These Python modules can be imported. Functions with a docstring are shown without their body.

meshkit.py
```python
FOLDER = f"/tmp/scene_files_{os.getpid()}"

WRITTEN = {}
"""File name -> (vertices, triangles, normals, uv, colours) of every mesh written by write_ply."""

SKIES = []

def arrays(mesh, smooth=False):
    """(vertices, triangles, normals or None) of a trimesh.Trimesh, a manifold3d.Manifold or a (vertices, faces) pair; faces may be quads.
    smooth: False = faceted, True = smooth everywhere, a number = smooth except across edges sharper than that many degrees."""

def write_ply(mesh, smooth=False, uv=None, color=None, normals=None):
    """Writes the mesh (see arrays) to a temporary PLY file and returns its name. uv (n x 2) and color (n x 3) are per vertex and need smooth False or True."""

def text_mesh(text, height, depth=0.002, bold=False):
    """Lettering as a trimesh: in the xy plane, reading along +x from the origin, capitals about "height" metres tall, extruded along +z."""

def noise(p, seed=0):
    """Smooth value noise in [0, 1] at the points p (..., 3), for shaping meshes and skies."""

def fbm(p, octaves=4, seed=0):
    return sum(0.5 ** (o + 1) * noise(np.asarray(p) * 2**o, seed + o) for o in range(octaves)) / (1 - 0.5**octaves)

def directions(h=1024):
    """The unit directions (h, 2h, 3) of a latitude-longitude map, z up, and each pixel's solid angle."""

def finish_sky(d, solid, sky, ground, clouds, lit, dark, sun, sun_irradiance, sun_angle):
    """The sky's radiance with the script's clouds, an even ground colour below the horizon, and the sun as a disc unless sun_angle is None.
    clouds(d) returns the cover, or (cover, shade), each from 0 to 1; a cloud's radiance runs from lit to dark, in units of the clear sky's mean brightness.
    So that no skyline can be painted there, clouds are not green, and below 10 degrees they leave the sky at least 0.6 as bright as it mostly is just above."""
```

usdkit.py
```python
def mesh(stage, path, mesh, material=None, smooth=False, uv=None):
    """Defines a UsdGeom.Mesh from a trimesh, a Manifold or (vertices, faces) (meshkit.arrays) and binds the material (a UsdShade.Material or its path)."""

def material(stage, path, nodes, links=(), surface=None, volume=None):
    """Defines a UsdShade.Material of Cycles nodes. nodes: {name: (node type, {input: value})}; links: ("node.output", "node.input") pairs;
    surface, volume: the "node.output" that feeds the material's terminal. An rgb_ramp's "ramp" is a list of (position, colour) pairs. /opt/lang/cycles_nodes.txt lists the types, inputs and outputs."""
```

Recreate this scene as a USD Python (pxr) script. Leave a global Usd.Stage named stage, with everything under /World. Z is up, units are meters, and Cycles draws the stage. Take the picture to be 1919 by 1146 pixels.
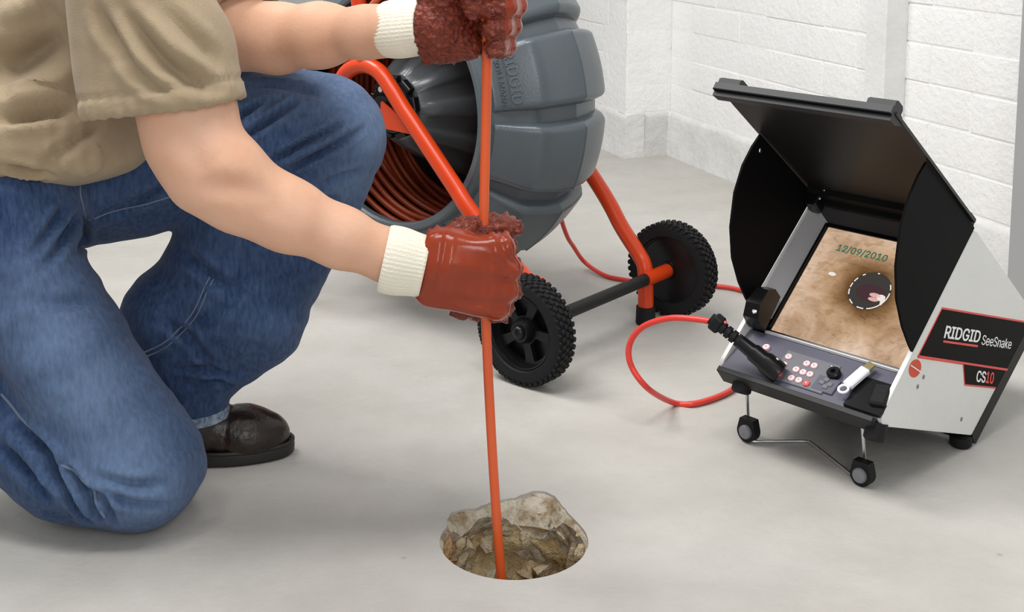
import math
import numpy as np
import trimesh
import manifold3d
from scipy.ndimage import map_coordinates
from scipy.spatial import cKDTree
from scipy.sparse import coo_matrix
from shapely.geometry import Polygon, Point
from shapely import affinity
from pxr import Usd, UsdGeom, UsdLux, UsdShade, Gf, Sdf, Vt
import usdkit
import meshkit

stage = Usd.Stage.CreateInMemory()
UsdGeom.SetStageUpAxis(stage, UsdGeom.Tokens.z)
UsdGeom.SetStageMetersPerUnit(stage, 1.0)
UsdGeom.Xform.Define(stage, '/World')
UsdGeom.Scope.Define(stage, '/World/Looks')

# ------------------------------------------------------------------ camera, light, exposure
F, CX, CY, PITCH, CAMH = 2400.0, 959.5, 133.0, math.radians(8), 0.90
cam = UsdGeom.Camera.Define(stage, '/World/camera')
cam.AddTranslateOp().Set(Gf.Vec3d(0, 0, CAMH))
cam.AddRotateXOp().Set(90 - math.degrees(PITCH))
cam.CreateHorizontalApertureAttr(36.0)
cam.CreateFocalLengthAttr(36.0 * F / 1919)
cam.CreateVerticalApertureOffsetAttr(-(573 - CY) / 1919 * 36.0)
cam.CreateClippingRangeAttr(Gf.Vec2f(0.05, 1000))
cam.CreateExposureAttr(0.12)

dome = UsdLux.DomeLight.Define(stage, '/World/studio_sky')
dome.CreateIntensityAttr(0.15)
dome.CreateColorAttr(Gf.Vec3f(0.97, 0.985, 1.0))


def rect_light(name, at, look, w, h, power, color=(1, 1, 1)):
    l = UsdLux.RectLight.Define(stage, '/World/' + name)
    l.CreateWidthAttr(w)
    l.CreateHeightAttr(h)
    l.CreateIntensityAttr(power)
    l.CreateColorAttr(Gf.Vec3f(*color))
    m = Gf.Matrix4d().SetLookAt(Gf.Vec3d(*at), Gf.Vec3d(*look), Gf.Vec3d(0.01, 1, 0.02)).GetInverse()
    l.AddTransformOp().Set(m)


rect_light('key_lamp', (-1.3, 2.5, 2.7), (0.1, 1.9, 0.1), 1.0, 1.0, 17.0, (1.0, 0.985, 0.96))
rect_light('ceiling_lamp', (-0.3, 1.2, 2.75), (-0.2, 2.05, 0.2), 1.8, 0.7, 10.5, (1.0, 0.99, 0.98))
rect_light('front_softbox', (0.35, -1.0, 1.55), (-0.1, 2.1, 0.45), 0.5, 1.5, 7.5)

# ------------------------------------------------------------------ geometry helpers
fwd = np.array([0, math.cos(PITCH), -math.sin(PITCH)])
rgt = np.array([1.0, 0, 0])
upv = np.array([0, math.sin(PITCH), math.cos(PITCH)])
EYE = np.array([0, 0, CAMH])


def A(*x):
    return np.array(x, float)


def ray(px, py):
    return fwd + (px - CX) / F * rgt - (py - CY) / F * upv


def on_plane(px, py, p0, n):
    d = ray(px, py)
    return EYE + d * (np.dot(np.asarray(p0) - EYE, n) / np.dot(d, n))


def at(px, py, Y):
    return on_plane(px, py, (0, Y, 0), A(0, 1, 0))


def floor_pt(px, py, z=0.0):
    return on_plane(px, py, (0, 0, z), A(0, 0, 1))


def size(rpx, p):
    return rpx * np.dot(np.asarray(p) - EYE, fwd) / F


def unit(v):
    v = np.asarray(v, float)
    return v / np.linalg.norm(v)


def frame(x, y, z, o):
    m = np.eye(4)
    m[:3, 0], m[:3, 1], m[:3, 2], m[:3, 3] = x, y, z, o
    return m


def cat(*ms):
    return trimesh.util.concatenate([m for m in ms])


def moved(m, T):
    m = m.copy()
    m.apply_transform(T)
    return m


def tr(x, y, z):
    return trimesh.transformations.translation_matrix([x, y, z])


def rot(deg, axis, pt=None):
    return trimesh.transformations.rotation_matrix(math.radians(deg), axis, pt)


def cbox(sx, sy, sz, c=0.002, at_=(0, 0, 0)):
    """A box with chamfered edges, centred."""
    h = np.array([sx, sy, sz]) / 2
    c = min(c, h.min() * 0.9)
    pts = []
    for s in np.ndindex(2, 2, 2):
        sg = np.array(s) * 2 - 1
        for k in range(3):
            p = h - c
            p[k] = h[k]
            pts.append(sg * p + np.array(at_))
    return trimesh.convex.convex_hull(np.array(pts))


def smooth_path(pts, n=8, closed=False):
    pts = np.asarray(pts, float)
    if closed:
        P = np.vstack([pts[-1], pts, pts[0], pts[1]])
    else:
        P = np.vstack([2 * pts[0] - pts[1], pts, 2 * pts[-1] - pts[-2]])
    out = []
    for i in range(1, len(P) - 2):
        t = np.linspace(0, 1, n, endpoint=False)[:, None]
        a, b, c, d = P[i - 1], P[i], P[i + 1], P[i + 2]
        out.append(0.5 * (2 * b + (c - a) * t + (2 * a - 5 * b + 4 * c - d) * t ** 2 + (3 * b - a - 3 * c + d) * t ** 3))
    out = np.vstack(out)
    return out if closed else np.vstack([out, pts[-1]])


def tube(path, r, n=14, closed=False, round_ends=False):
    path = np.asarray(path, float)
    m = len(path)
    rad = np.full(m, r, float) if np.ndim(r) == 0 else np.asarray(r, float)
    t = np.gradient(path, axis=0) if not closed else np.roll(path, -1, 0) - np.roll(path, 1, 0)
    t /= np.maximum(np.linalg.norm(t, axis=1, keepdims=True), 1e-12)
    a = unit(np.cross(t[0], A(0.3, 0.5, 0.81) if abs(t[0] @ unit(A(0.3, 0.5, 0.81))) < 0.95 else A(1, 0, 0)))
    rings = []
    th = np.linspace(0, 2 * np.pi, n, endpoint=False)
    for i in range(m):
        a = unit(a - t[i] * (a @ t[i]))
        b = np.cross(t[i], a)
        rings.append(path[i] + rad[i] * (np.cos(th)[:, None] * a + np.sin(th)[:, None] * b))
    V = np.vstack(rings)
    Fc = []
    k = np.arange(n)
    for i in range(m if closed else m - 1):
        j = (i + 1) % m
        q = np.stack([i * n + k, i * n + (k + 1) % n, j * n + (k + 1) % n, j * n + k], 1)
        Fc += [q[:, [0, 1, 2]], q[:, [0, 2, 3]]]
    if not closed:
        V = np.vstack([V, path[0], path[-1]])
        c0, c1 = len(V) - 2, len(V) - 1
        Fc += [np.stack([np.full(n, c0), (k + 1) % n, k], 1), np.stack([np.full(n, c1), (m - 1) * n + k, (m - 1) * n + (k + 1) % n], 1)]
    return trimesh.Trimesh(V, np.vstack(Fc), process=False)


def lathe(profile, n=48, T=np.eye(4), closed=True, fn=None):
    """profile: (radius, height) points, revolved about local z. closed joins the last point to the first."""
    p = np.asarray(profile, float)
    th = np.linspace(0, 2 * np.pi, n, endpoint=False)
    R = p[:, 0][:, None] * np.ones(n)
    if fn is not None:
        R = fn(R, p[:, 1][:, None] * np.ones(n), th[None, :])
    V = np.stack([R * np.cos(th), R * np.sin(th), p[:, 1][:, None] * np.ones(n)], -1).reshape(-1, 3)
    Fc, k, m = [], np.arange(n), len(p)
    for i in range(m if closed else m - 1):
        j = (i + 1) % m
        q = np.stack([i * n + k, i * n + (k + 1) % n, j * n + (k + 1) % n, j * n + k], 1)
        Fc += [q[:, [0, 1, 2]], q[:, [0, 2, 3]]]
    mesh = trimesh.Trimesh(V, np.vstack(Fc), process=False)
    mesh.merge_vertices()
    mesh.update_faces(mesh.nondegenerate_faces())
    if mesh.volume < 0:
        mesh.invert()
    return moved(mesh, T)


def prism(poly, depth, T=np.eye(4)):
    """A shapely polygon (local xy) extruded along local z from 0."""
    if not isinstance(poly, Polygon):
        poly = Polygon(poly)
    return moved(trimesh.creation.extrude_polygon(poly, depth, engine='earcut'), T)


def ball(r, T=np.eye(4), sub=3, scale=(1, 1, 1)):
    m = trimesh.creation.icosphere(sub, r)
    m.apply_scale(scale)
    return moved(m, T)


# ------------------------------------------------------------------ signed-distance modelling (for bodies, cloth and gloves)
class Vol:
    def __init__(self, lo, hi, h):
        self.lo, self.h = np.asarray(lo, float), h
        self.n = np.ceil((np.asarray(hi) - self.lo) / h).astype(int) + 1
        self.v = np.full(self.n, 1.0, np.float32)

    def _sub(self, lo, hi, pad):
        a = np.clip(np.floor((np.asarray(lo) - pad - self.lo) / self.h).astype(int), 0, self.n)
        b = np.clip(np.ceil((np.asarray(hi) + pad - self.lo) / self.h).astype(int) + 1, 0, self.n)
        sl = tuple(slice(x, y) for x, y in zip(a, b))
        g = np.meshgrid(*[self.lo[i] + self.h * np.arange(a[i], b[i]) for i in range(3)], indexing='ij', sparse=True)
        return sl, g

    def add(self, fn, lo, hi, k=0.0, cut=False):
        sl, g = self._sub(lo, hi, k + 3 * self.h)
        if any(s.stop <= s.start for s in sl):
            return self
        d = fn(*g).astype(np.float32)
        o = self.v[sl]
        if cut:
            d, o2 = d, -o
            if k > 0:
                hh = np.maximum(k - np.abs(d - o2), 0) / k
                self.v[sl] = -(np.minimum(d, o2) - hh * hh * k * 0.25)
            else:
                self.v[sl] = -np.minimum(d, o2)
        elif k > 0:
            hh = np.maximum(k - np.abs(d - o), 0) / k
            self.v[sl] = np.minimum(d, o) - hh * hh * k * 0.25
        else:
            self.v[sl] = np.minimum(d, o)
        return self

    def cone(self, a, b, ra, rb, k=0.0, cut=False, squash=None):
        """A tapered capsule; squash = (axis, factor) flattens it along that axis."""
        a, b = np.asarray(a, float), np.asarray(b, float)
        ba = b - a
        L2 = max(float(ba @ ba), 1e-12)
        r = max(ra, rb)

        def fn(x, y, z):
            X, Y, Z = x - a[0], y - a[1], z - a[2]
            t = np.clip((X * ba[0] + Y * ba[1] + Z * ba[2]) / L2, 0, 1)
            q = (X - t * ba[0], Y - t * ba[1], Z - t * ba[2])
            rr = ra + (rb - ra) * t
            if squash is None:
                return np.sqrt(q[0] ** 2 + q[1] ** 2 + q[2] ** 2) - rr
            s, fct = squash
            w = q[0] * s[0] + q[1] * s[1] + q[2] * s[2]
            full = q[0] ** 2 + q[1] ** 2 + q[2] ** 2 - w ** 2
            return (np.sqrt(full + (w / fct) ** 2) - rr) * min(1, fct)
        return self.add(fn, np.minimum(a, b) - r * 1.3, np.maximum(a, b) + r * 1.3, k, cut)

    def chain(self, pts, k=0.0, cut=False, squash=None):
        for (p, r), (q, s) in zip(pts[:-1], pts[1:]):
            self.cone(p, q, r, s, k, cut, squash)
        return self

    def ell(self, c, rad, k=0.0, R=None, cut=False):
        c, rad = np.asarray(c, float), np.asarray(rad, float)
        R = np.eye(3) if R is None else np.asarray(R)

        def fn(x, y, z):
            X, Y, Z = x - c[0], y - c[1], z - c[2]
            q = [(X * R[0, i] + Y * R[1, i] + Z * R[2, i]) / rad[i] for i in range(3)]
            l = np.sqrt(q[0] ** 2 + q[1] ** 2 + q[2] ** 2)
            return (l - 1) * rad.min()
        m = rad.max()
        return self.add(fn, c - m, c + m, k, cut)

    def box(self, c, half, rnd, R=None, k=0.0, cut=False):
        c, half = np.asarray(c, float), np.asarray(half, float) - rnd
        R = np.eye(3) if R is None else np.asarray(R)

        def fn(x, y, z):
            X, Y, Z = x - c[0], y - c[1], z - c[2]
            q = [np.abs(X * R[0, i] + Y * R[1, i] + Z * R[2, i]) - half[i] for i in range(3)]
            out = np.sqrt(sum(np.maximum(w, 0) ** 2 for w in q))
            return out + np.minimum(np.maximum(np.maximum(q[0], q[1]), q[2]), 0) - rnd
        m = np.linalg.norm(half + rnd)
        return self.add(fn, c - m, c + m, k, cut)

    def half(self, p, n, k=0.0):
        """Cuts away everything on the side n points to."""
        p, n = np.asarray(p, float), unit(n)
        hi = self.lo + self.h * (self.n - 1)
        return self.add(lambda x, y, z: -((x - p[0]) * n[0] + (y - p[1]) * n[1] + (z - p[2]) * n[2]), self.lo, hi, k, True)

    def empty(self):
        o = Vol(self.lo, self.lo, self.h)
        o.n, o.v = self.n, np.full(self.n, 1.0, np.float32)
        return o

    def hollow(self, inner, p, n, depth):
        """Opens the end of a tube of cloth: takes out what `inner` fills, down to `depth` behind the plane (p, n)."""
        g = np.meshgrid(*[self.lo[i] + self.h * np.arange(self.n[i]) for i in range(3)], indexing='ij', sparse=True)
        s_ = (g[0] - p[0]) * n[0] + (g[1] - p[1]) * n[1] + (g[2] - p[2]) * n[2]
        self.v = np.maximum(self.v, -np.maximum(inner.v, -(s_ + depth)).astype(np.float32))
        return self

    def hit(self, px, py):
        """The first point of the surface that the pixel's ray meets, or None."""
        d = unit(ray(px, py))
        t = np.arange(0.9, 3.2, self.h * 0.4)
        P = EYE + t[:, None] * d
        v = map_coordinates(self.v, ((P - self.lo) / self.h).T, order=1, mode='constant', cval=1.0)
        i = np.argmax(v < 0)
        return P[i] if v[i] < 0 else None

    def mesh(self):
        """Naive surface nets."""
        v, n = self.v, self.n
        s = v < 0
        c = np.zeros(np.array(n) - 1, np.uint8)
        for o in np.ndindex(2, 2, 2):
            c += s[o[0]:n[0] - 1 + o[0], o[1]:n[1] - 1 + o[1], o[2]:n[2] - 1 + o[2]]
        act = np.argwhere((c > 0) & (c < 8))
        ids = np.full(c.shape, -1, np.int64)
        ids[tuple(act.T)] = np.arange(len(act))
        corner = list(np.ndindex(2, 2, 2))
        cv = np.stack([v[tuple((act + np.array(o)).T)] for o in corner], 1)
        acc, cnt = np.zeros((len(act), 3)), np.zeros(len(act))
        for i, a in enumerate(corner):
            for j, b in enumerate(corner):
                if j > i and sum(abs(np.array(a) - np.array(b))) == 1:
                    x = (cv[:, i] < 0) != (cv[:, j] < 0)
                    t = cv[x, i] / (cv[x, i] - cv[x, j])
                    acc[x] += np.array(a) + t[:, None] * (np.array(b) - np.array(a))
                    cnt[x] += 1
        V = self.lo + self.h * (act + acc / cnt[:, None])
        faces = []
        for ax in range(3):
            o = np.zeros(3, int)
            o[ax] = 1
            lo_, hi_ = s[:n[0] - o[0], :n[1] - o[1], :n[2] - o[2]], s[o[0]:, o[1]:, o[2]:]
            e = np.argwhere(lo_ != hi_)
            b, cc = (ax + 1) % 3, (ax + 2) % 3
            e = e[(e[:, b] > 0) & (e[:, cc] > 0) & (e[:, b] < n[b] - 1) & (e[:, cc] < n[cc] - 1)]
            db, dc = np.zeros(3, int), np.zeros(3, int)
            db[b], dc[cc] = 1, 1
            q = np.stack([ids[tuple((e - db - dc).T)], ids[tuple((e - dc).T)], ids[tuple(e.T)], ids[tuple((e - db).T)]], 1)
            flip = s[tuple(e.T)]
            q[~flip] = q[~flip][:, ::-1]
            faces.append(q)
        q = np.vstack(faces)
        f = np.vstack([q[:, [0, 1, 2]], q[:, [0, 2, 3]]])
        return trimesh.Trimesh(V, f, process=False)


def relax(m, n=6):
    """Taubin smoothing."""
    e = m.edges_unique
    k = len(m.vertices)
    L = coo_matrix((np.ones(2 * len(e)), (np.r_[e[:, 0], e[:, 1]], np.r_[e[:, 1], e[:, 0]])), shape=(k, k)).tocsr()
    deg = np.maximum(np.asarray(L.sum(1)).ravel(), 1)[:, None]
    v = np.array(m.vertices)
    for i in range(2 * n):
        dv = L @ v / deg - v
        v = v + (0.5 if i % 2 == 0 else -0.52) * dv
    m.vertices = v
    return m


def vnormals(m):
    return np.array(m.vertex_normals)


def push(m, d):
    """Moves the vertices along their normals by d (metres)."""
    m.vertices = np.array(m.vertices) + vnormals(m) * np.asarray(d)[:, None]
    return m


def crease(m, line, depth, width):
    """How far to push the vertices for a groove (or, negative, a ridge) that follows a polyline."""
    line = np.asarray(line)
    seg = np.vstack([np.linspace(a, b, max(2, int(np.linalg.norm(b - a) / 0.002))) for a, b in zip(line[:-1], line[1:])])
    d, i = cKDTree(seg).query(np.array(m.vertices), distance_upper_bound=width * 4)
    i = np.minimum(i, len(seg) - 1)
    end = np.sin(np.pi * np.clip(i / len(seg), 0.02, 0.98)) ** 0.5
    return np.where(np.isfinite(d), -depth * end * np.exp(-(np.minimum(d, 1) / width) ** 2) + 0.45 * depth * end * np.exp(-((np.minimum(d, 1) - 2.0 * width) / width) ** 2), 0)


def trace(vol, px, n=6):
    """A polyline drawn over the photograph, laid onto the surface."""
    pts = smooth_path([(x, y, 0) for x, y in px], n)
    out = [vol.hit(x, y) for x, y, _ in pts]
    return np.array([p for p in out if p is not None])


# ------------------------------------------------------------------ scene helpers
FRAMES = {}
USED = {}


def numbered(path):
    k = USED.get(path, 0)
    USED[path] = k + 1
    return path if k == 0 else f'{path}_{k:03d}'


def tag(p, label=None, cat_=None, group=None, kind=None):
    p = p.GetPrim() if hasattr(p, 'GetPrim') else p
    for k, v in (('label', label), ('category', cat_), ('group', group), ('kind', kind)):
        if v:
            p.SetCustomDataByKey(k, v)
    return p


def thing(name, label, cat_, T=None, group=None, kind=None):
    path = numbered('/World/' + name)
    x = UsdGeom.Xform.Define(stage, path)
    T = np.eye(4) if T is None else T
    x.AddTransformOp().Set(Gf.Matrix4d(*map(float, T.T.ravel())))
    FRAMES[path] = T
    return tag(x, label, cat_, group, kind)


def part(name, mesh, mat, parent=None, smooth=35, label=None, local=False, attr=None, kind=None):
    base = '/World' if parent is None else str(parent.GetPath())
    path = numbered(base + '/' + name)
    root = '/' + '/'.join(path.split('/')[1:3])
    T = FRAMES.get(root)
    if hasattr(mesh, 'to_mesh'):
        mm = mesh.to_mesh()
        mesh = trimesh.Trimesh(mm.vert_properties[:, :3], mm.tri_verts, process=False)
    if T is not None and not local:
        mesh = moved(mesh, np.linalg.inv(T))
    m = usdkit.mesh(stage, path, mesh, MATS[mat], smooth)
    if attr:
        for k, v in attr.items():
            UsdGeom.PrimvarsAPI(m).CreatePrimvar(k, Sdf.ValueTypeNames.FloatArray, 'vertex').Set(Vt.FloatArray.FromNumpy(np.asarray(v, np.float32)))
    return tag(m, label, kind=kind)


def lin(h):
    if not isinstance(h, str):
        return tuple(h)
    c = np.array([int(h[i:i + 2], 16) for i in (1, 3, 5)]) / 255
    return tuple(np.where(c <= 0.04045, c / 12.92, ((c + 0.055) / 1.055) ** 2.4))


MATS = {}


def material(name, color, rough=0.5, metal=0.0, color2=None, scale=20.0, detail=3.0, bump=0.0, bscale=None, coat=0.0, spec=0.5, where='object', sss=0.0, sheen=0.0, extra=None, span=(0.35, 0.65), stretch=None, attr=None, attr_color=None, emission=None):
    n = {'p': ('principled_bsdf', {'roughness': rough, 'metallic': metal, 'coat_weight': coat, 'specular_ior_level': spec, 'base_color': lin(color), 'sheen_weight': sheen}),
         'tc': ('texture_coordinate', {}), 'geo': ('geometry', {})}
    if sss:
        n['p'][1].update({'subsurface_weight': sss, 'subsurface_scale': 0.006, 'subsurface_radius': (1, 0.35, 0.2)})
    src = 'tc.object' if where == 'object' else 'geo.position'
    L = []
    if stretch is not None:
        n['map'] = ('mapping', {'scale': stretch})
        L.append((src, 'map.vector'))
        src = 'map.vector'
    out = None
    if color2 is not None:
        n['noise'] = ('noise_texture', {'scale': scale, 'detail': detail, 'roughness': 0.6})
        n['ramp'] = ('rgb_ramp', {'ramp': [(span[0], lin(color)), (span[1], lin(color2))]})
        L += [(src, 'noise.vector'), ('noise.fac', 'ramp.fac')]
        out = 'ramp.color'
    if attr:
        n['att'] = ('attribute', {'attribute': attr})
        n['mixa'] = ('mix_color', {'a': lin(color), 'b': lin(attr_color)})
        if out:
            L.append((out, 'mixa.a'))
            n['rampb'] = ('rgb_ramp', {'ramp': [(span[0], lin(attr_color)), (span[1], tuple(np.array(lin(attr_color)) * 1.35))]})
            L += [('noise.fac', 'rampb.fac'), ('rampb.color', 'mixa.b')]
        L.append(('att.fac', 'mixa.fac'))
        out = 'mixa.result'
    if out:
        L.append((out, 'p.base_color'))
    if bump:
        n['bn'] = ('noise_texture', {'scale': bscale or scale, 'detail': 4.0, 'roughness': 0.6})
        n['bump'] = ('bump', {'strength': 1.0, 'distance': bump})
        L += [(src, 'bn.vector'), ('bn.fac', 'bump.height'), ('bump.normal', 'p.normal')]
    if emission:
        n['p'][1].update({'emission_color': lin(color), 'emission_strength': emission})
    if extra:
        extra(n, L)
    MATS[name] = usdkit.material(stage, '/World/Looks/' + name, n, L, surface='p.BSDF')


def floor_extra(n, L):
    # broad cloudy stains and small dark specks, fixed to the concrete
    n['big'] = ('noise_texture', {'scale': 1.7, 'detail': 6.0, 'roughness': 0.65, 'distortion': 0.6})
    n['bigr'] = ('rgb_ramp', {'ramp': [(0.3, (0.88, 0.86, 0.82)), (0.62, (0.98, 0.975, 0.96))]})
    n['mul'] = ('mix_color', {'blend_type': 'multiply', 'fac': 1.0})
    n['sp'] = ('voronoi_texture', {'scale': 6.0, 'randomness': 1.0})
    n['spn'] = ('noise_texture', {'scale': 60.0, 'detail': 3.0})
    n['spa'] = ('math', {'math_type': 'multiply_add', 'value2': 0.05})
    n['spr'] = ('rgb_ramp', {'ramp': [(0.040, (0.70, 0.66, 0.60)), (0.062, (1, 1, 1))]})
    n['mul2'] = ('mix_color', {'blend_type': 'multiply', 'fac': 0.8})
    L[:] = [x for x in L if x[1] != 'p.base_color']
    L += [('geo.position', 'big.vector'), ('big.fac', 'bigr.fac'), ('ramp.color', 'mul.a'), ('bigr.color', 'mul.b'),
          ('geo.position', 'sp.vector'), ('geo.position', 'spn.vector'), ('spn.fac', 'spa.value1'), ('sp.distance', 'spa.value3'), ('spa.value', 'spr.fac'),
          ('mul.result', 'mul2.a'), ('spr.color', 'mul2.b'), ('mul2.result', 'p.base_color')]


material('painted_concrete', (0.485, 0.472, 0.445), 0.55, color2=(0.54, 0.527, 0.50), scale=6, detail=6, bump=0.002, bscale=25, where='position', extra=floor_extra)
material('white_paint', (0.88, 0.88, 0.87), 0.55, color2=(0.83, 0.83, 0.815), scale=3.5, detail=6, bump=0.004, bscale=45, where='position')
material('brick_paint', (0.88, 0.88, 0.87), 0.5, color2=(0.84, 0.835, 0.82), scale=9, detail=6, bump=0.004, bscale=55, where='position', span=(0.3, 0.75))
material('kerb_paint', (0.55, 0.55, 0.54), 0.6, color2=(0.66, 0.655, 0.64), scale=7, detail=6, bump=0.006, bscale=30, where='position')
material('column_paint', (0.34, 0.335, 0.345), 0.45, color2=(0.36, 0.355, 0.365), scale=3, where='position')
material('trim_paint', (0.80, 0.80, 0.79), 0.5, color2=(0.73, 0.73, 0.715), scale=6, where='position', bump=0.003, bscale=40)
material('chip_concrete', (0.26, 0.18, 0.09), 0.95, color2=(0.56, 0.50, 0.40), scale=34, detail=8, bump=0.008, bscale=90, where='position', span=(0.36, 0.56))
material('chip_dark', (0.30, 0.28, 0.25), 0.9, color2=(0.42, 0.40, 0.36), scale=60)
material('rubble', (0.36, 0.25, 0.115), 0.95, color2=(0.62, 0.53, 0.38), scale=38, detail=6, bump=0.012, bscale=70, where='position', span=(0.32, 0.6))
material('rubble_pale', (0.44, 0.35, 0.20), 0.95, color2=(0.62, 0.54, 0.39), scale=45, detail=6, bump=0.010, bscale=90, where='position')
material('rust_clay', (0.46, 0.24, 0.09), 0.95, color2=(0.60, 0.42, 0.22), scale=40, detail=6, bump=0.012, bscale=80, where='position')
material('pipe_clay', (0.30, 0.20, 0.08), 0.95, color2=(0.62, 0.49, 0.28), scale=26, detail=6, bump=0.012, bscale=60, where='position')
material('dark_earth', (0.02, 0.014, 0.01), 1.0, color2=(0.07, 0.05, 0.03), scale=40, where='position')
material('drum_plastic', (0.078, 0.096, 0.110), 0.27, color2=(0.087, 0.106, 0.120), scale=5, bump=0.0004, bscale=260, spec=0.5)
material('drum_shade', (0.007, 0.0075, 0.008), 0.5, spec=0.2)  # near-black version of the drum grey, the interior's shadow put into the colour
material('cone_plastic', (0.075, 0.083, 0.088), 0.24)
material('orange_paint', (0.62, 0.050, 0.007), 0.32, coat=0.15, spec=0.35)
material('black_rubber', (0.011, 0.011, 0.012), 0.6, spec=0.2, bump=0.001, bscale=200)
material('black_plastic', (0.006, 0.006, 0.007), 0.3, spec=0.3)
material('black_satin', (0.009, 0.009, 0.009), 0.45, spec=0.25)
material('hood_black', (0.0055, 0.0055, 0.006), 0.55, spec=0.05)
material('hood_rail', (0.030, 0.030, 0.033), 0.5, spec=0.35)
material('flap_black', (0.009, 0.009, 0.0095), 0.42, spec=0.45)
material('deck_grey', (0.10, 0.10, 0.135), 0.4)
material('bezel_silver', (0.50, 0.50, 0.52), 0.35, metal=0.3)
material('case_white', (0.74, 0.745, 0.72), 0.42, color2=(0.71, 0.715, 0.69), scale=8, bump=0.0006, bscale=260)
material('label_black', (0.006, 0.006, 0.006), 0.5, spec=0.06)
material('label_red', (0.75, 0.06, 0.05), 0.4)
material('label_white', (0.85, 0.85, 0.85), 0.45)
material('label_grey', (0.22, 0.22, 0.21), 0.5)
material('key_pink', (0.85, 0.62, 0.64), 0.4)
material('key_red', (0.72, 0.10, 0.09), 0.4)
material('pad_grey', (0.17, 0.17, 0.19), 0.35)
material('steel_wire', (0.62, 0.62, 0.63), 0.28, metal=0.9)
material('bright_metal', (0.80, 0.80, 0.82), 0.2, metal=1.0)
material('usb_white', (0.82, 0.82, 0.84), 0.35)
material('brass', (0.72, 0.60, 0.30), 0.3, metal=1.0)
material('cable_jacket', (0.72, 0.105, 0.022), 0.3, coat=0.15)
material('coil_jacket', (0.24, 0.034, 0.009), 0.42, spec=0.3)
material('cord_red', (0.70, 0.045, 0.032), 0.35)
material('skin', (0.66, 0.375, 0.245), 0.55, color2=(0.71, 0.43, 0.30), scale=14, detail=4, bump=0.0004, bscale=220, sss=0.12, spec=0.3)
material('shirt_cotton', (0.345, 0.265, 0.17), 0.9, color2=(0.375, 0.29, 0.19), scale=30, detail=5, bump=0.0008, bscale=420, spec=0.15, sheen=0.15)
material('denim', (0.016, 0.036, 0.098), 0.85, color2=(0.048, 0.086, 0.18), scale=170, detail=8, bump=0.0010, bscale=420, spec=0.2, sheen=0.1, attr='fade', attr_color=(0.115, 0.175, 0.29), span=(0.32, 0.68), stretch=(1.0, 1.0, 0.28))
material('denim_hem', (0.10, 0.15, 0.24), 0.9, color2=(0.30, 0.36, 0.44), scale=150, bump=0.002, bscale=260)
material('seam_thread', (0.13, 0.165, 0.24), 0.85)
material('glove_smooth', (0.25, 0.030, 0.008), 0.24, color2=(0.28, 0.036, 0.010), scale=12, coat=0.2, spec=0.3)
material('glove_cuff_knit', (0.84, 0.79, 0.66), 0.95, bump=0.0015, bscale=320, sheen=0.2)
material('boot_leather', (0.008, 0.0045, 0.003), 0.34, color2=(0.032, 0.019, 0.011), scale=26, detail=5, bump=0.002, bscale=60, span=(0.4, 0.7))
material('boot_sole', (0.013, 0.012, 0.011), 0.5)
material('boot_eyelet', (0.65, 0.55, 0.35), 0.3, metal=1.0)
material('hair', (0.05, 0.03, 0.018), 0.6, color2=(0.09, 0.055, 0.03), scale=80, bump=0.003, bscale=120)
material('eye_white', (0.8, 0.8, 0.78), 0.2)
material('eye_dark', (0.03, 0.02, 0.015), 0.1)

# ------------------------------------------------------------------ the setting: floor with its hole, walls, kerb
HOLE = A(0.003, 1.684)
HR = 0.1035
rng = np.random.default_rng(5)


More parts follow.
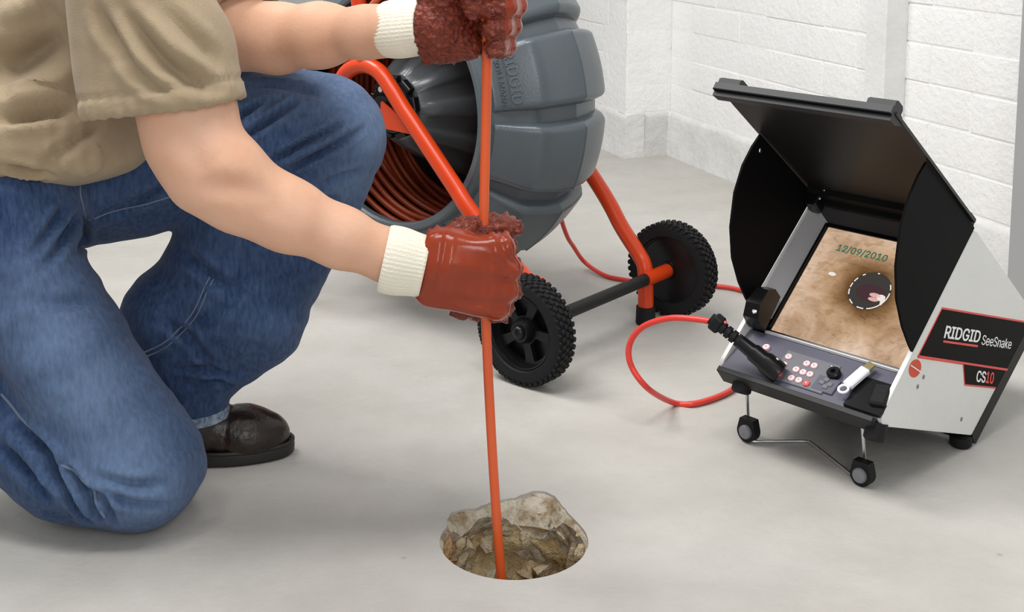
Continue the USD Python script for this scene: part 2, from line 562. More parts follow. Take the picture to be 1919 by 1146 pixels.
def hole_radius(th):
    """The broken outline of the hole in the concrete: round in front, crumbled away at the back and left."""
    back = np.exp(-((np.angle(np.exp(1j * (th - 1.36))) / 0.42) ** 2))
    left = np.exp(-((np.angle(np.exp(1j * (th - 2.35))) / 0.4) ** 2))
    nz = meshkit.fbm(np.stack([np.cos(th) * 3, np.sin(th) * 3, th * 0], -1), 4, 3) - 0.5
    return HR + back * (0.046 + 0.06 * nz) + left * (0.009 + 0.03 * nz) + 0.002 * nz


th = np.linspace(0, 2 * np.pi, 160, endpoint=False)
rim = HOLE + (hole_radius(th) * np.array([np.cos(th), np.sin(th)])).T
slab = Polygon([(-4.5, -1.5), (3.2, -1.5), (3.2, 9.0), (-4.5, 9.0)], [rim])
fl = prism(slab, 0.07, tr(0, 0, -0.07))
floor = part('floor', fl, 'painted_concrete', None, smooth=20)
tag(floor, 'pale grey painted concrete floor with faint stains', 'floor', kind='structure')

K = floor_pt(1255, 208, 0.15)
K[2] = 0
Kr = floor_pt(1878, 422, 0.15)
Kr[2] = 0
wa = unit(Kr - K)                       # along the right wall, towards the camera
wn = A(wa[1], -wa[0], 0)                # out of the right wall into the room
if wn[0] > 0:
    wn = -wn
RET = 0.165                             # how far the wall steps forward at the corner
K2 = K + wn * RET
KERB = 0.15


def wall_box(o, along, out, length, z0, z1, depth, c=0.003, back=0.0):
    """A box whose front face stands on the line from o along `along`, `depth` thick behind it."""
    m = cbox(length, depth, z1 - z0, c, (length / 2, -depth / 2 - back, (z0 + z1) / 2))
    return moved(m, frame(along, out, A(0, 0, 1), np.array([o[0], o[1], 0.0])) if np.cross(along, out)[2] > 0 else frame(along, out, A(0, 0, 1), np.array([o[0], o[1], 0.0])))


def fix(m):
    if m.volume < 0:
        m.invert()
    return m


def brick_wall(name, o, along, out, length, label, lb=0.30, hb=0.095, rows=12, seed=1, zc=KERB):
    w = thing(name, label, 'wall', frame(A(1, 0, 0), A(0, 1, 0), A(0, 0, 1), A(o[0], o[1], 0)), kind='structure')
    part('backing', fix(wall_box(o, along, out, length, 0, 2.7, 0.2, back=0.0025)), 'white_paint', w)
    r = np.random.default_rng(seed)
    for j in range(rows):
        x = -lb / 2 * (j % 2)
        while x < length - 0.02:
            a, b = max(x, 0) + 0.0015, min(x + lb, length) - 0.0015
            x += lb
            if b - a < 0.03:
                continue
            d = r.uniform(-0.0018, 0.0018)
            z0 = zc + j * hb + 0.0015 + r.uniform(-0.0012, 0.0012)
            m = cbox(b - a, 0.03, hb - 0.003, 0.0035, ((a + b) / 2, -0.015 + d, z0 + (hb - 0.003) / 2))
            m.apply_transform(rot(r.uniform(-0.25, 0.25), [0, 1, 0], m.centroid))
            part('brick', fix(moved(m, frame(along, out, A(0, 0, 1), A(o[0], o[1], 0)))), 'brick_paint', w, smooth=60)
    return w


def kerb(name, o, along, out, length, label, seed):
    """The low rounded cement kerb along the foot of a wall."""
    n, pr = 60, []
    r = np.random.default_rng(seed)
    prof = [(-0.06, 0.0), (0.016, 0.0), (0.014, 0.03), (0.012, 0.10), (0.011, 0.132), (0.006, 0.145), (-0.004, 0.15), (-0.06, 0.152)]
    V, Fc, m = [], [], len(prof)
    for i in range(n + 1):
        x = length * i / n
        for k, (a, z) in enumerate(prof):
            j = (meshkit.fbm(A(x * 9, k * 0.7, seed), 3, seed) - 0.5)
            zz = z + (0.010 * j if z > 0.12 else 0)
            V.append(np.array([o[0], o[1], 0]) + along * x + out * (a + (0.006 * j if 0 < z < 0.15 else 0)) + A(0, 0, zz))
    for i in range(n):
        for k in range(m):
            q = [i * m + k, i * m + (k + 1) % m, (i + 1) * m + (k + 1) % m, (i + 1) * m + k]
            Fc += [[q[0], q[1], q[2]], [q[0], q[2], q[3]]]
    for e in (0, n):
        for k in range(1, m - 1):
            Fc.append([e * m, e * m + k, e * m + k + 1] if e == 0 else [e * m, e * m + k + 1, e * m + k])
    mesh = trimesh.Trimesh(np.array(V), np.array(Fc), process=False)
    mesh.fix_normals()
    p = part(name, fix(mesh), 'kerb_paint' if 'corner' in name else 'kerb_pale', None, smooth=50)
    tag(p, label, 'kerb', kind='structure')


material('kerb_pale', (0.66, 0.655, 0.64), 0.6, color2=(0.76, 0.755, 0.74), scale=7, detail=6, bump=0.006, bscale=30, where='position')
brick_wall('wall_right', K, wa, wn, 2.9, 'white painted brick wall behind the monitor', seed=2)
brick_wall('wall_corner', K2, -wn, wa, RET - 0.006, 'narrow return of the white brick wall at the corner', lb=0.162, rows=12, seed=4)
brick_wall('wall_back', K2, -wa, wn, 4.2, 'white painted brick wall behind the grey drum', seed=6)
tag(part('wall_far', moved(cbox(7.7, 0.1, 2.7, 0.003), tr(-0.65, 9.05, 1.35)), 'white_paint', None), 'white painted far wall behind the kneeling man', 'wall', kind='structure')
kerb('baseboard_right', K, wa, wn, 2.9, 'pale cement kerb along the foot of the white wall behind the monitor', 3)
kerb('baseboard_corner', K2 + wa * 0.0, -wn, wa, RET, 'grey cement kerb at the foot of the narrow wall return', 8)
kerb('baseboard_back', K2 + wa * 0.016, -wa, wn, 4.2, 'pale cement kerb at the foot of the wall behind the drum', 5)


def along_px(px, off=0.0, py=150):
    """The distance along the right wall (offset into the room) at which a pixel column meets it."""
    q = on_plane(px, py, K + wn * off, wn)
    return (q - K) @ wa


s1 = along_px(1655, 0.067)
box = fix(wall_box(K + wn * 0.067 + wa * (s1 - 0.079), wa, wn, 0.079, 0.0, 2.7, 0.07, 0.004))
tag(part('trim_1', box, 'trim_paint', None), 'white painted square pipe casing running up the brick wall', 'casing', kind='structure')
s2 = along_px(1902, 0.10, 200)
col = fix(wall_box(K + wn * 0.10 + wa * s2, wa, wn, 0.34, 0.0, 2.7, 0.16, 0.006))
tag(part('column', col, 'column_paint', None, smooth=20), 'grey painted steel column at the right edge of the wall', 'column', kind='structure')

# ------------------------------------------------------------------ the hole: broken rim, clay pipe, rubble
hole = thing('drain_hole', 'round broken hole in the concrete floor with ochre rubble inside', 'hole', frame(A(1, 0, 0), A(0, 1, 0), A(0, 0, 1), A(HOLE[0], HOLE[1], 0)))
nr, nt = 10, 160
V, Fc = [], []
for i in range(nr + 1):
    f_ = i / nr
    for j, t in enumerate(th):
        R0, R1 = hole_radius(t) + 0.002, HR - 0.004
        r_ = R0 + (R1 - R0) * f_
        gap = hole_radius(t) - HR
        d = (0.003 + 0.030 * f_ ** 1.3 * np.clip(gap / 0.03, 0.25, 1.3))
        p = A(HOLE[0] + r_ * np.cos(t), HOLE[1] + r_ * np.sin(t), 0)
        nz = meshkit.fbm(p * 55, 4, 7) - 0.5
        p[2] = -d + nz * 0.022 * min(1, gap / 0.02 + 0.15) * (0.25 + f_)
        V.append(p)
for e in range(1, 5):
    for j, t in enumerate(th):
        p = V[nr * nt + j].copy()
        c_ = A(math.cos(t), math.sin(t), 0)
        p[2] = p[2] - 0.012 * e
        p[:2] = HOLE + (HR + 0.001 * e) * c_[:2] + c_[:2] * (meshkit.fbm(A(HOLE[0] + c_[0] * 0.1, HOLE[1] + c_[1] * 0.1, p[2]) * 70, 3, 5) - 0.5) * 0.012
        V.append(p)
for i in range(nr + 4):
    for j in range(nt):
        q = [i * nt + j, i * nt + (j + 1) % nt, (i + 1) * nt + (j + 1) % nt, (i + 1) * nt + j]
        Fc += [[q[0], q[1], q[2]], [q[0], q[2], q[3]]]
chip = trimesh.Trimesh(np.array(V), np.array(Fc), process=False)
if chip.face_normals[:, 2].mean() < 0:
    chip.invert()
part('broken_rim', chip, 'chip_concrete', hole, smooth=40)


def pipe_fn(R, Z, t):
    p = np.stack([np.cos(t) * np.ones_like(R) * 2.2, np.sin(t) * np.ones_like(R) * 2.2, Z * 22], -1)
    return R + (meshkit.fbm(p * 1.9, 4, 2) - 0.5) * 0.034 + 0.006 * np.sin(Z * 130)


pp = [(HR - 0.003, -0.030)] + [(HR - 0.003 + 0.004 * math.sin(k), -0.03 - 0.02 * k) for k in range(1, 14)]
outer = [(HR + 0.05, pp[-1][1]), (HR + 0.05, -0.055)]
pm_ = lathe([(0.002, pp[-1][1] - 0.005)] + [p_ for a_, b_ in zip(pp[::-1], pp[::-1][1:] + pp[:1]) for p_ in (a_, ((a_[0] + b_[0]) / 2, (a_[1] + b_[1]) / 2))], 180, tr(HOLE[0], HOLE[1], 0), closed=False, fn=lambda R, Z, t: np.where(Z < -0.034, pipe_fn(R, Z, t), R))
pm_.invert() if pm_.face_normals[len(pm_.faces) // 2] @ (A(HOLE[0], HOLE[1], -0.1) - pm_.triangles_center[len(pm_.faces) // 2]) < 0 else None
part('clay_pipe_wall', pm_, 'pipe_clay', hole, smooth=60)
bed = trimesh.creation.cylinder(HR + 0.03, 0.04, sections=48)
part('earth_bed', moved(bed, tr(HOLE[0], HOLE[1], -0.30)), 'dark_earth', hole)
for k in range(60):
    a = rng.uniform(0.15, 3.0) if k > 7 else rng.uniform(2.6, 3.5)
    z = rng.uniform(-0.155, -0.030)
    rr = HR + rng.uniform(0.000, 0.014) - 0.16 * max(0, -z - 0.07) * (1 if 0.5 < a < 2.6 else 0.2)
    s = rng.uniform(0.010, 0.024)
    m = trimesh.convex.convex_hull(rng.normal(size=(26, 3)) * [1.2, 0.8, 0.8] * s * 0.5)
    m.apply_transform(rot(rng.uniform(0, 360), unit(rng.normal(size=3))))
    part('stone', moved(m, tr(HOLE[0] + rr * math.cos(a), HOLE[1] + rr * math.sin(a), z)), 'rust_clay' if a > 2.6 else ('rubble_pale' if rng.random() < 0.35 else 'rubble'), hole, smooth=50)
for k in range(26):   # crumbs on the broken ledge behind the hole
    a = rng.normal(1.35, 0.65)
    g = hole_radius(np.array([a]))[0]
    rr = rng.uniform(HR, g)
    s = rng.uniform(0.003, 0.008)
    m = trimesh.convex.convex_hull(rng.normal(size=(10, 3)) * [1.2, 1, 0.6] * s * 0.6)
    m.apply_transform(rot(rng.uniform(0, 360), unit(rng.normal(size=3))))
    part('crumb', moved(m, tr(HOLE[0] + rr * math.cos(a), HOLE[1] + rr * math.sin(a), -0.010 - 0.02 * (g - rr) / max(g - HR, 0.01))), 'rubble_pale', hole, smooth=40)

# ------------------------------------------------------------------ the cable drum on wheels
U, VV = A(.634, .772, 0), A(.772, -.634, 0)      # along the drum's axle; across it, towards the camera
U, VV = unit(U), unit(VV)
DC = EYE + 2.58 * ray(730, 202)                    # centre of the drum's opening
u0 = DC @ U
RO, WD, RMAX = 0.2345, 0.35, 0.366
reel = thing('cable_drum', 'grey ribbed plastic cable drum on an orange tube frame with two black wheels', 'cable drum',
             frame(A(1, 0, 0), A(0, 1, 0), A(0, 0, 1), A(DC[0] + U[0] * WD / 2, DC[1] + U[1] * WD / 2, 0)))
DT = frame(VV, A(0, 0, 1), -U, DC)                # local x = VV, y = up, z = out of the opening (towards the camera side)
DT = frame(VV, A(0, 0, 1), np.cross(VV, A(0, 0, 1)), DC)
SGN = 1 if np.cross(VV, A(0, 0, 1)) @ U > 0 else -1   # local z times SGN runs into the drum


def dl(profile):
    return [(r, SGN * z) for r, z in profile]


# outer profile: (radius, distance into the drum)
TOP = [(0.262, 0.020), (0.266, 0.024), (0.300, 0.046), (0.330, 0.068), (0.3395, 0.078), (0.345, 0.092), (0.357, 0.130), (0.3645, 0.174),
       (0.3645, 0.176), (0.357, 0.220), (0.345, 0.258), (0.3395, 0.272), (0.330, 0.282), (0.300, 0.304), (0.266, 0.326), (0.262, 0.330)]
DEEP = 0.026
base_prof = [(RO, 0.0), (RO + 0.004, -0.004), (RO + 0.013, -0.004), (RO + 0.018, 0.002), (RO + 0.0185, 0.014), (0.256, 0.020)]
base_prof += [(r - DEEP * min(1, (r - 0.25) / 0.05), z) for r, z in TOP[1:-1]]
base_prof += [(0.250, 0.332), (0.240, 0.35), (0.09, 0.35), (0.09, 0.338), (0.225, 0.338)]
inner = [(r - DEEP - 0.006, z) for r, z in TOP[3:-3]][::-1]
base_prof += inner + [(0.262, 0.040), (RO + 0.006, 0.022), (RO, 0.014)]
shell = lathe(dl(base_prof), 120, DT)
part('drum_shell', shell, 'drum_plastic', reel, smooth=40)
shade_skin = [(r - DEEP - 0.0075, z) for r, z in TOP[3:-3]][::-1]  # added skin over the grey inner wall, painting the drum's inside shadow black
shade_skin = [(0.10, 0.336)] + [(0.224, 0.336)] + shade_skin + [(0.2605, 0.0415)]
lm = lathe(dl(shade_skin + [(r - 0.003, z - 0.003 if r < 0.25 else z) for r, z in shade_skin[::-1]]), 96, DT)
part('drum_liner', lm, 'drum_shade', reel, smooth=40)


def block(phi0, phi1):
    """One raised tread block between two grooves: a closed cushion with rounded shoulders."""
    nphi, rows = 26, []
    prof = np.array([(r, z) for r, z in TOP])
    e = 0.020                                     # width of the shoulder, metres along the circumference
    ph = np.concatenate([np.linspace(0, 0.12, 9), np.linspace(0.14, 0.86, 9), np.linspace(0.88, 1, 9)])
    top, bot = [], []
    for (r, z) in prof:
        for t in ph:
            dist = min(t, 1 - t) * (phi1 - phi0) * 0.34
            s = np.clip(dist / e, 0, 1)
            s = math.sqrt(max(0, 1 - (1 - s) ** 2.2))
            ed = min(1, (r - 0.25) / 0.05)
            rr = r - (DEEP + 0.002) * ed * (1 - s)
            p = phi0 + (phi1 - phi0) * t
            top.append((rr * math.cos(p), rr * math.sin(p), SGN * z))
            rb = max(r - DEEP - 0.004, 0.245) if ed > 0 else r
            bot.append((rb * math.cos(p), rb * math.sin(p), SGN * z))
    m, n = len(prof), len(ph)
    V = np.array(top + bot)
    Fc = []
    for i in range(m - 1):
        for j in range(n - 1):
            q = [i * n + j, i * n + j + 1, (i + 1) * n + j + 1, (i + 1) * n + j]
            Fc += [[q[0], q[1], q[2]], [q[0], q[2], q[3]]]
            o = m * n
            Fc += [[o + q[0], o + q[2], o + q[1]], [o + q[0], o + q[3], o + q[2]]]
    rim_ = [(0, j) for j in range(n)] + [(i, n - 1) for i in range(1, m)] + [(m - 1, j) for j in range(n - 2, -1, -1)] + [(i, 0) for i in range(m - 2, 0, -1)]
    for (a, b), (c, d) in zip(rim_, rim_[1:] + rim_[:1]):
        x, y = a * n + b, c * n + d
        Fc += [[x, y + m * n, y], [x, x + m * n, y + m * n]]
    M = trimesh.Trimesh(V, np.array(Fc), process=False)
    M.fix_normals()
    if M.volume < 0:
        M.invert()
    return moved(M, DT)


# SGN keeps local angles running up the visible (camera) side: angle 0 is the side nearest the camera
GAP = math.radians(4.6)
PH0 = math.radians(1.2)
blocks = []
for k in range(12):
    a = PH0 + k * math.pi / 6
    blocks.append(part('tread_block', block(a + GAP / 2, a + math.pi / 6 - GAP / 2), 'drum_plastic', reel, smooth=38))
# the moulding seam round the middle of the blocks
for k in range(12):
    a = PH0 + k * math.pi / 6
    t = np.linspace(a + GAP, a + math.pi / 6 - GAP, 16)
    path = np.stack([0.3642 * np.cos(t), 0.3642 * np.sin(t), np.full(16, SGN * 0.175)], 1)
    part('mould_seam', moved(tube(path, 0.0016, 6), DT), 'drum_plastic', blocks[k])


# raised lettering on the near bevel of the block above the groove
def emboss(text, r_base, z_base, hgt, phi_end, depth=0.0022, bold=True):
    """Lettering laid on the bevel, reading downwards, capitals pointing outwards."""
    m = meshkit.text_mesh(text, hgt, depth, bold)
    m = m.subdivide_to_size(0.006)
    v = np.array(m.vertices)
    sl = unit(A(0.330 - 0.300, 0.068 - 0.046))    # direction of the bevel: (radius, depth)
    nb = A(sl[1], -sl[0])                         # its outward normal
    if nb[1] > 0:
        nb = -nb
    x, y, d = v[:, 0], v[:, 1], v[:, 2]
    rr = r_base + y * sl[0] + nb[0] * (d - 0.0006)
    zz = z_base + y * sl[1] + nb[1] * (d - 0.0006)
    ph = phi_end + (x.max() - x) / (r_base + hgt / 2)
    m.vertices = np.stack([rr * np.cos(ph), rr * np.sin(ph), SGN * zz], 1)
    if m.volume < 0:
        m.invert()
    return moved(m, DT)


def on_bevel(r):
    return 0.046 + (r - 0.300) * (0.022 / 0.030)


phe = PH0 + math.radians(5.3)
part('raised_lettering', emboss('RIDGID', 0.291, on_bevel(0.291), 0.021, phe), 'drum_plastic', blocks[0], smooth=20, label='raised letters RIDGID')
part('raised_lettering', emboss('KOLLMANN', 0.2735, on_bevel(0.2735) , 0.0115, phe, 0.0018, False), 'drum_plastic', blocks[0], smooth=20, label='small raised letters under the line')
t = np.linspace(phe - 0.01, phe + 0.42, 20)
r_ = 0.2885
path = np.stack([r_ * np.cos(t), r_ * np.sin(t), np.full(20, SGN * (on_bevel(r_) - 0.0008))], 1)
part('raised_line', moved(tube(path, 0.0016, 6), DT), 'drum_plastic', blocks[0])

# the fluted cone and hub inside
flute = lambda R, Z, t: R * (1 + 0.11 * np.clip((R - 0.065) / 0.06, 0, 1) * np.sign(np.cos(9 * t)) * np.abs(np.cos(9 * t)) ** 0.5)
cone_p = [(0.062, 0.020), (0.068, 0.022), (0.085, 0.045), (0.105, 0.085), (0.130, 0.14), (0.155, 0.20), (0.178, 0.26), (0.195, 0.318), (0.195, 0.332), (0.05, 0.332), (0.05, 0.020)]
part('guide_cone', lathe(dl(cone_p), 216, DT, fn=flute), 'cone_plastic', reel, smooth=40)
hub = lathe(dl([(0.001, -0.022), (0.028, -0.022), (0.031, -0.018), (0.031, 0.0), (0.052, 0.004), (0.054, 0.010), (0.054, 0.024), (0.001, 0.024)]), 40, DT)
hubp = part('hub', hub, 'black_plastic', reel)
for k in range(9):
    a = 2 * math.pi * k / 9 + 0.2
    m = cbox(0.012, 0.030, 0.020, 0.002, (0.058, 0, 0))
    part('hub_lug', moved(moved(m, rot(math.degrees(a), [0, 0, 1])), DT @ tr(0, 0, SGN * 0.016)), 'black_plastic', hubp)
for k in range(4):
    a = 2 * math.pi * k / 4 + 0.6
    m = trimesh.creation.cylinder(0.006, 0.008, sections=12)
    part('hub_bolt', moved(m, DT @ tr(0.043 * math.cos(a), 0.043 * math.sin(a), SGN * 0.002)), 'bright_metal', hubp)

# the coiled cable lying inside
r5 = np.random.default_rng(11)
for k in range(26):
    lay, col_ = divmod(k, 9)
    R = 0.302 - lay * 0.015 - abs(col_ - 4.5) * 0.0025 + r5.uniform(-0.004, 0.004)
    z = 0.10 + col_ * 0.021 + r5.uniform(-0.005, 0.005) + lay * 0.008
    t = np.linspace(0, 2 * np.pi, 72, endpoint=False)
    w1, w2 = r5.uniform(0, 6.28, 2)
    Rr = R - 0.004 * (1 + np.sin(2 * t + w1)) - 0.003 * (1 + np.sin(3 * t + w2))
    path = np.stack([Rr * np.cos(t), Rr * np.sin(t), SGN * (z + 0.006 * np.sin(t + w2))], 1)
    part('cable_coil', moved(tube(path, 0.0068, 8, closed=True), DT), 'coil_jacket', reel, smooth=True)

# the orange frame
UF = u0 - 0.030                                   # plane of the near frame, just outside the opening
UR = u0 + WD + 0.030


def fp(px, py, uu=UF):
    return on_plane(px, py, U * uu, U)


TUBE = 0.0165
hoop = [fp(636, 250), fp(634, 190), fp(640, 152), fp(656, 130), fp(683, 122), fp(710, 134), fp(732, 165), fp(752, 198)]
low = fp(885, 400)
wf = floor_pt(985, 718)
wf = A(wf[0], wf[1], 0.103)
wr = floor_pt(1258, 590)
wr = A(wr[0], wr[1], 0.103)
AX = unit(wr - wf)
end_f = wf + AX * 0.050
nearleg = hoop[-1] + (low - hoop[-1]) * np.linspace(0.15, 1, 5)[:, None]
foot_l = A(*(DC + U * (UF - u0) - VV * 0.32)[:2], 0.06)
lp = smooth_path([foot_l + A(0, 0, -0.05), foot_l + A(0, 0, 0.10), hoop[0] + (foot_l - hoop[0]) * 0.3, *hoop, *nearleg, low + (end_f - low) * 0.55 - VV * -0.03, end_f + A(0, 0, 0.06), end_f + A(0, 0, -0.045)], 8)
part('frame_tube', tube(lp, TUBE, 18), 'orange_paint', reel, smooth=True, label='orange tube bent over the hub on the near side')
post = smooth_path([fp(684, 126), fp(681, 100), fp(675, 40), fp(671, -20), fp(668, -160)], 6)
part('frame_post', tube(post, TUBE * 0.93, 16), 'orange_paint', reel, smooth=True)
gus = [(715, 192), (768, 236), (790, 262), (770, 250), (735, 242), (712, 238)]
gp = np.array([fp(*p) for p in gus])
gl = np.stack([(gp - DC) @ VV, gp[:, 2] - DC[2]], 1)
gm = prism(Polygon(gl).buffer(0.002), 0.004, DT @ tr(0, 0, SGN * (UF - u0 + 0.004)))
part('gusset_plate', gm, 'orange_paint', reel)


def bp(px, py):
    return fp(px, py, UR)


end_r = on_plane(1210, 520, U * (wr @ U - 0.075), U)
rear = [DC + U * (UR - u0) - VV * 0.1 + A(0, 0, -0.05), DC + U * (UR - u0) - VV * 0.03 + A(0, 0, 0.06), DC + U * (UR - u0) + VV * 0.04 + A(0, 0, 0.03), bp(1120, 345), bp(1165, 425), bp(1196, 474), on_plane(1208, 500, U * (UR - 0.004), U), on_plane(1210, 540, U * (UR - 0.006), U), on_plane(1210, 580, U * (UR - 0.008), U)]
part('frame_tube', tube(smooth_path(rear, 8), TUBE, 18), 'orange_paint', reel, smooth=True, label='orange tube on the far side of the drum')
# cross bars that tie the two frames together behind and over the drum
rl = A(*(DC + U * (UR - u0) - VV * 0.36)[:2], 0.06)
part('frame_tube', tube(smooth_path([rl + A(0, 0, -0.05), rl + A(0, 0, 0.10), DC + U * (UR - u0) - VV * 0.1 + A(0, 0, -0.05)], 6), TUBE, 14), 'orange_paint', reel, smooth=True)
part('cross_bar', tube(np.array([DC + U * (UF - u0) - VV * 0.405, DC + U * (UR - u0) - VV * 0.405]), TUBE * 0.9, 14), 'orange_paint', reel, smooth=40)
for uu in (UF, UR):
    part('brace', tube(np.array([DC + U * (uu - u0) - VV * 0.41, DC + U * (uu - u0) - VV * (0.30 if uu == UF else 0.12) + A(0, 0, -0.22 if uu == UF else -0.05)]), TUBE * 0.8, 12), 'orange_paint', reel, smooth=40)
for q in (foot_l, rl):
    m = lathe([(0.001, 0), (0.021, 0), (0.022, 0.004), (0.019, 0.035), (0.001, 0.035)], 20, tr(q[0], q[1], 0))
    part('rubber_foot', m, 'black_rubber', reel)
fr = on_plane(1210, 580, U * (UR - 0.008), U)
for q in (A(fr[0], fr[1], 0), A(*(end_f)[:2], 0)):
    hgt = fr[2] + 0.008 if q[0] == fr[0] else 0.062
    m = lathe([(0.001, 0), (0.0195, 0), (0.021, 0.004), (0.0200, hgt), (0.001, hgt)], 20, tr(q[0], q[1], 0))
    part('rubber_foot', m, 'black_rubber', reel)
axz = 0.103
part('axle', tube(np.array([wf + AX * 0.01, wf + AX * 0.1, wr - AX * 0.080]), 0.0128, 18), 'black_satin', reel, smooth=40)
part('axle_sleeve', tube(np.array([wr - AX * 0.105, wr - AX * 0.02]), 0.0150, 18), 'orange_paint', reel, smooth=40)


def wheel(c, outward):
    """A moulded wheel: outward is the direction of its outer face."""
    R, hw = 0.103, 0.0215
    o = unit(outward)
    T = frame(np.cross(A(0, 0, 1), o), A(0, 0, 1), o, c)
    tyre_p = [(0.070, -hw + 0.004), (0.074, -hw - 0.001), (0.088, -hw - 0.002), (0.096, -hw + 0.003), (0.0985, -0.010), (0.099, 0.010), (0.096, hw - 0.003), (0.088, hw + 0.002), (0.074, hw + 0.001), (0.070, hw - 0.004)]
    ty = part('tyre', lathe(tyre_p, 72, T), 'black_rubber', reel, smooth=40)
    lugs = []
    n = 44
    for k in range(n):
        for row in range(4):
            a = 2 * math.pi * (k + 0.5 * (row % 2)) / n
            z = (row - 1.5) * 0.0098
            m = cbox(0.0075, 0.0092, 0.0088, 0.0015, (0.0985, 0, z))
            m.apply_transform(rot(18 if row % 2 else -18, [1, 0, 0], [0.0985, 0, z]))
            lugs.append(moved(m, rot(math.degrees(a), [0, 0, 1])))
        for sgn in (-1, 1):
            a = 2 * math.pi * k / n
            lugs.append(moved(cbox(0.008, 0.006, 0.004, 0.0012, (0.0955, 0, sgn * (hw - 0.0015))), rot(math.degrees(a), [0, 0, 1])))
    part('tread_lugs', moved(cat(*lugs), T), 'black_rubber', ty, kind='stuff')
    rim_p = [(0.0715, -0.018), (0.0715, 0.018), (0.0695, 0.0195), (0.067, 0.018), (0.065, 0.010), (0.064, -0.002), (0.064, -0.012), (0.068, -0.018)]
    part('wheel_rim', lathe(rim_p, 64, T), 'black_plastic', reel, smooth=40)
    bk = trimesh.creation.cylinder(0.0672, 0.004, sections=48)
    part('wheel_back', moved(bk, T @ tr(0, 0, -0.014)), 'black_plastic', reel)
    disc = Point(0, 0).buffer(0.067, 48)
    for k in range(5):
        a = 2 * math.pi * k / 5 + 0.55
        pts = []
        for t in np.linspace(-0.40, 0.40, 9):
            pts.append((0.057 * math.cos(a + t), 0.057 * math.sin(a + t)))
        for t in np.linspace(0.26, -0.26, 6):
            pts.append((0.030 * math.cos(a + t), 0.030 * math.sin(a + t)))
        disc = disc.difference(Polygon(pts).buffer(0.003))
    part('spoke_disc', prism(disc, 0.010, T @ tr(0, 0, -0.006)), 'black_plastic', reel)
    hub_ = part('wheel_hub', lathe([(0.001, -0.02), (0.019, -0.02), (0.022, -0.010), (0.025, 0.004), (0.0225, 0.012), (0.019, 0.020), (0.001, 0.020)], 40, T), 'black_plastic', reel, smooth=40)
    part('hub_cap', moved(ball(0.0135, sub=3, scale=(1, 1, 0.75)), T @ tr(0, 0, 0.021)), 'black_plastic', hub_, smooth=True)


wheel(wf, -AX)
wheel(wr, AX)

# ------------------------------------------------------------------ the inspection monitor
MO = floor_pt(1800, 835)
ma, mb = floor_pt(1400, 826), floor_pt(1617, 908)
mw = unit(mb - ma)
mg = A(-mw[1], mw[0], 0)
MT = frame(mw, mg, A(0, 0, 1), MO)
mon = thing('inspection_monitor', 'light grey portable inspection monitor with a black folding sun hood and a lit pipe picture', 'monitor', MT)
XR, XL = 0.015, -0.282
FB, RB, RT, FT = A(-.293, .127), A(.008, .0207), A(.2146, .1754), A(-.021, .3725)
fe = unit(FT - FB)
fn_ = A(-fe[1], fe[0])


def ml(s, t, d=0.0):
    """Local point on the front: s to the left of the right side, t up the front, d out of it."""
    q = FB + t * fe + d * fn_
    return A(XR - s, q[0], q[1])


E3, N3, W3 = A(0, fe[0], fe[1]), A(0, fn_[0], fn_[1]), A(1, 0, 0)
SIDE = frame(A(0, 1, 0), A(0, 0, 1), A(1, 0, 0), A(0, 0, 0))     # local xy -> (g, z), extruded along +x


def fbox(s0, s1, t0, t1, d0, d1, c=0.002):
    m = cbox(s1 - s0, t1 - t0, d1 - d0, c)
    return moved(m, frame(W3, E3, N3, ml((s0 + s1) / 2, (t0 + t1) / 2, (d0 + d1) / 2)))


panel = Polygon([FB, RB, RT, FT]).buffer(-0.016).buffer(0.016, 8)
for x in (XR - 0.007, XL):
    pnl = prism(panel, 0.007, SIDE @ tr(0, 0, x))
    pin = prism(panel.buffer(-0.0015), 0.0085, SIDE @ tr(0, 0, x - 0.00075))
    sp = part('side_panel', trimesh.convex.convex_hull(np.vstack([pnl.vertices, pin.vertices])), 'case_white', mon, smooth=30, local=True, label='light grey side panel')
    if x > 0:
        right_panel = sp
rd = unit(RT - RB)
rn_ = A(rd[1], -rd[0])
back = Polygon([RB - rd * 0.002 - rn_ * 0.004, RT + rd * 0.004 - rn_ * 0.004, RT + rd * 0.006 + rn_ * 0.020, RB - rd * 0.006 + rn_ * 0.020]).buffer(-0.006).buffer(0.006, 6)
part('back_cover', prism(back, XR - XL + 0.004, SIDE @ tr(0, 0, XL - 0.002)), 'black_satin', mon, local=True)
core = Polygon([FB + fe * 0.012 - fn_ * 0.03, RB + rd * 0.01 + A(-0.01, 0.006), RT - rd * 0.012, FT - fe * 0.012 - fn_ * 0.03])
part('case_body', prism(core, XR - XL - 0.016, SIDE @ tr(0, 0, XL + 0.008)), 'black_satin', mon, local=True)
# bezel with its window, silver frame round it
W = XR - XL
bz = Polygon([(0.007, 0.098), (W - 0.007, 0.098), (W - 0.007, 0.358), (0.007, 0.358)], [[(0.012, 0.110), (0.2575, 0.110), (0.2575, 0.3275), (0.012, 0.3275)]])
FRONT = frame(-W3, E3, N3, ml(0, 0, 0))
FRONT[:3, :3] = np.stack([-W3, E3, N3], 1)


def front_prism(poly, d0, depth):
    m = trimesh.creation.extrude_polygon(poly, depth, engine='earcut')
    v = np.array(m.vertices)
    m.vertices = np.stack([ml(a, b, d0 + c) for a, b, c in v])
    return fix(m)


part('screen_bezel', front_prism(bz, -0.034, 0.010), 'black_plastic', mon, local=True)


def quadbox(c4, th):
    c4 = np.array(c4)
    n = unit(np.cross(c4[1] - c4[0], c4[2] - c4[0]))
    return trimesh.convex.convex_hull(np.vstack([c4, c4 - n * th, c4 + n * 0.0005]))


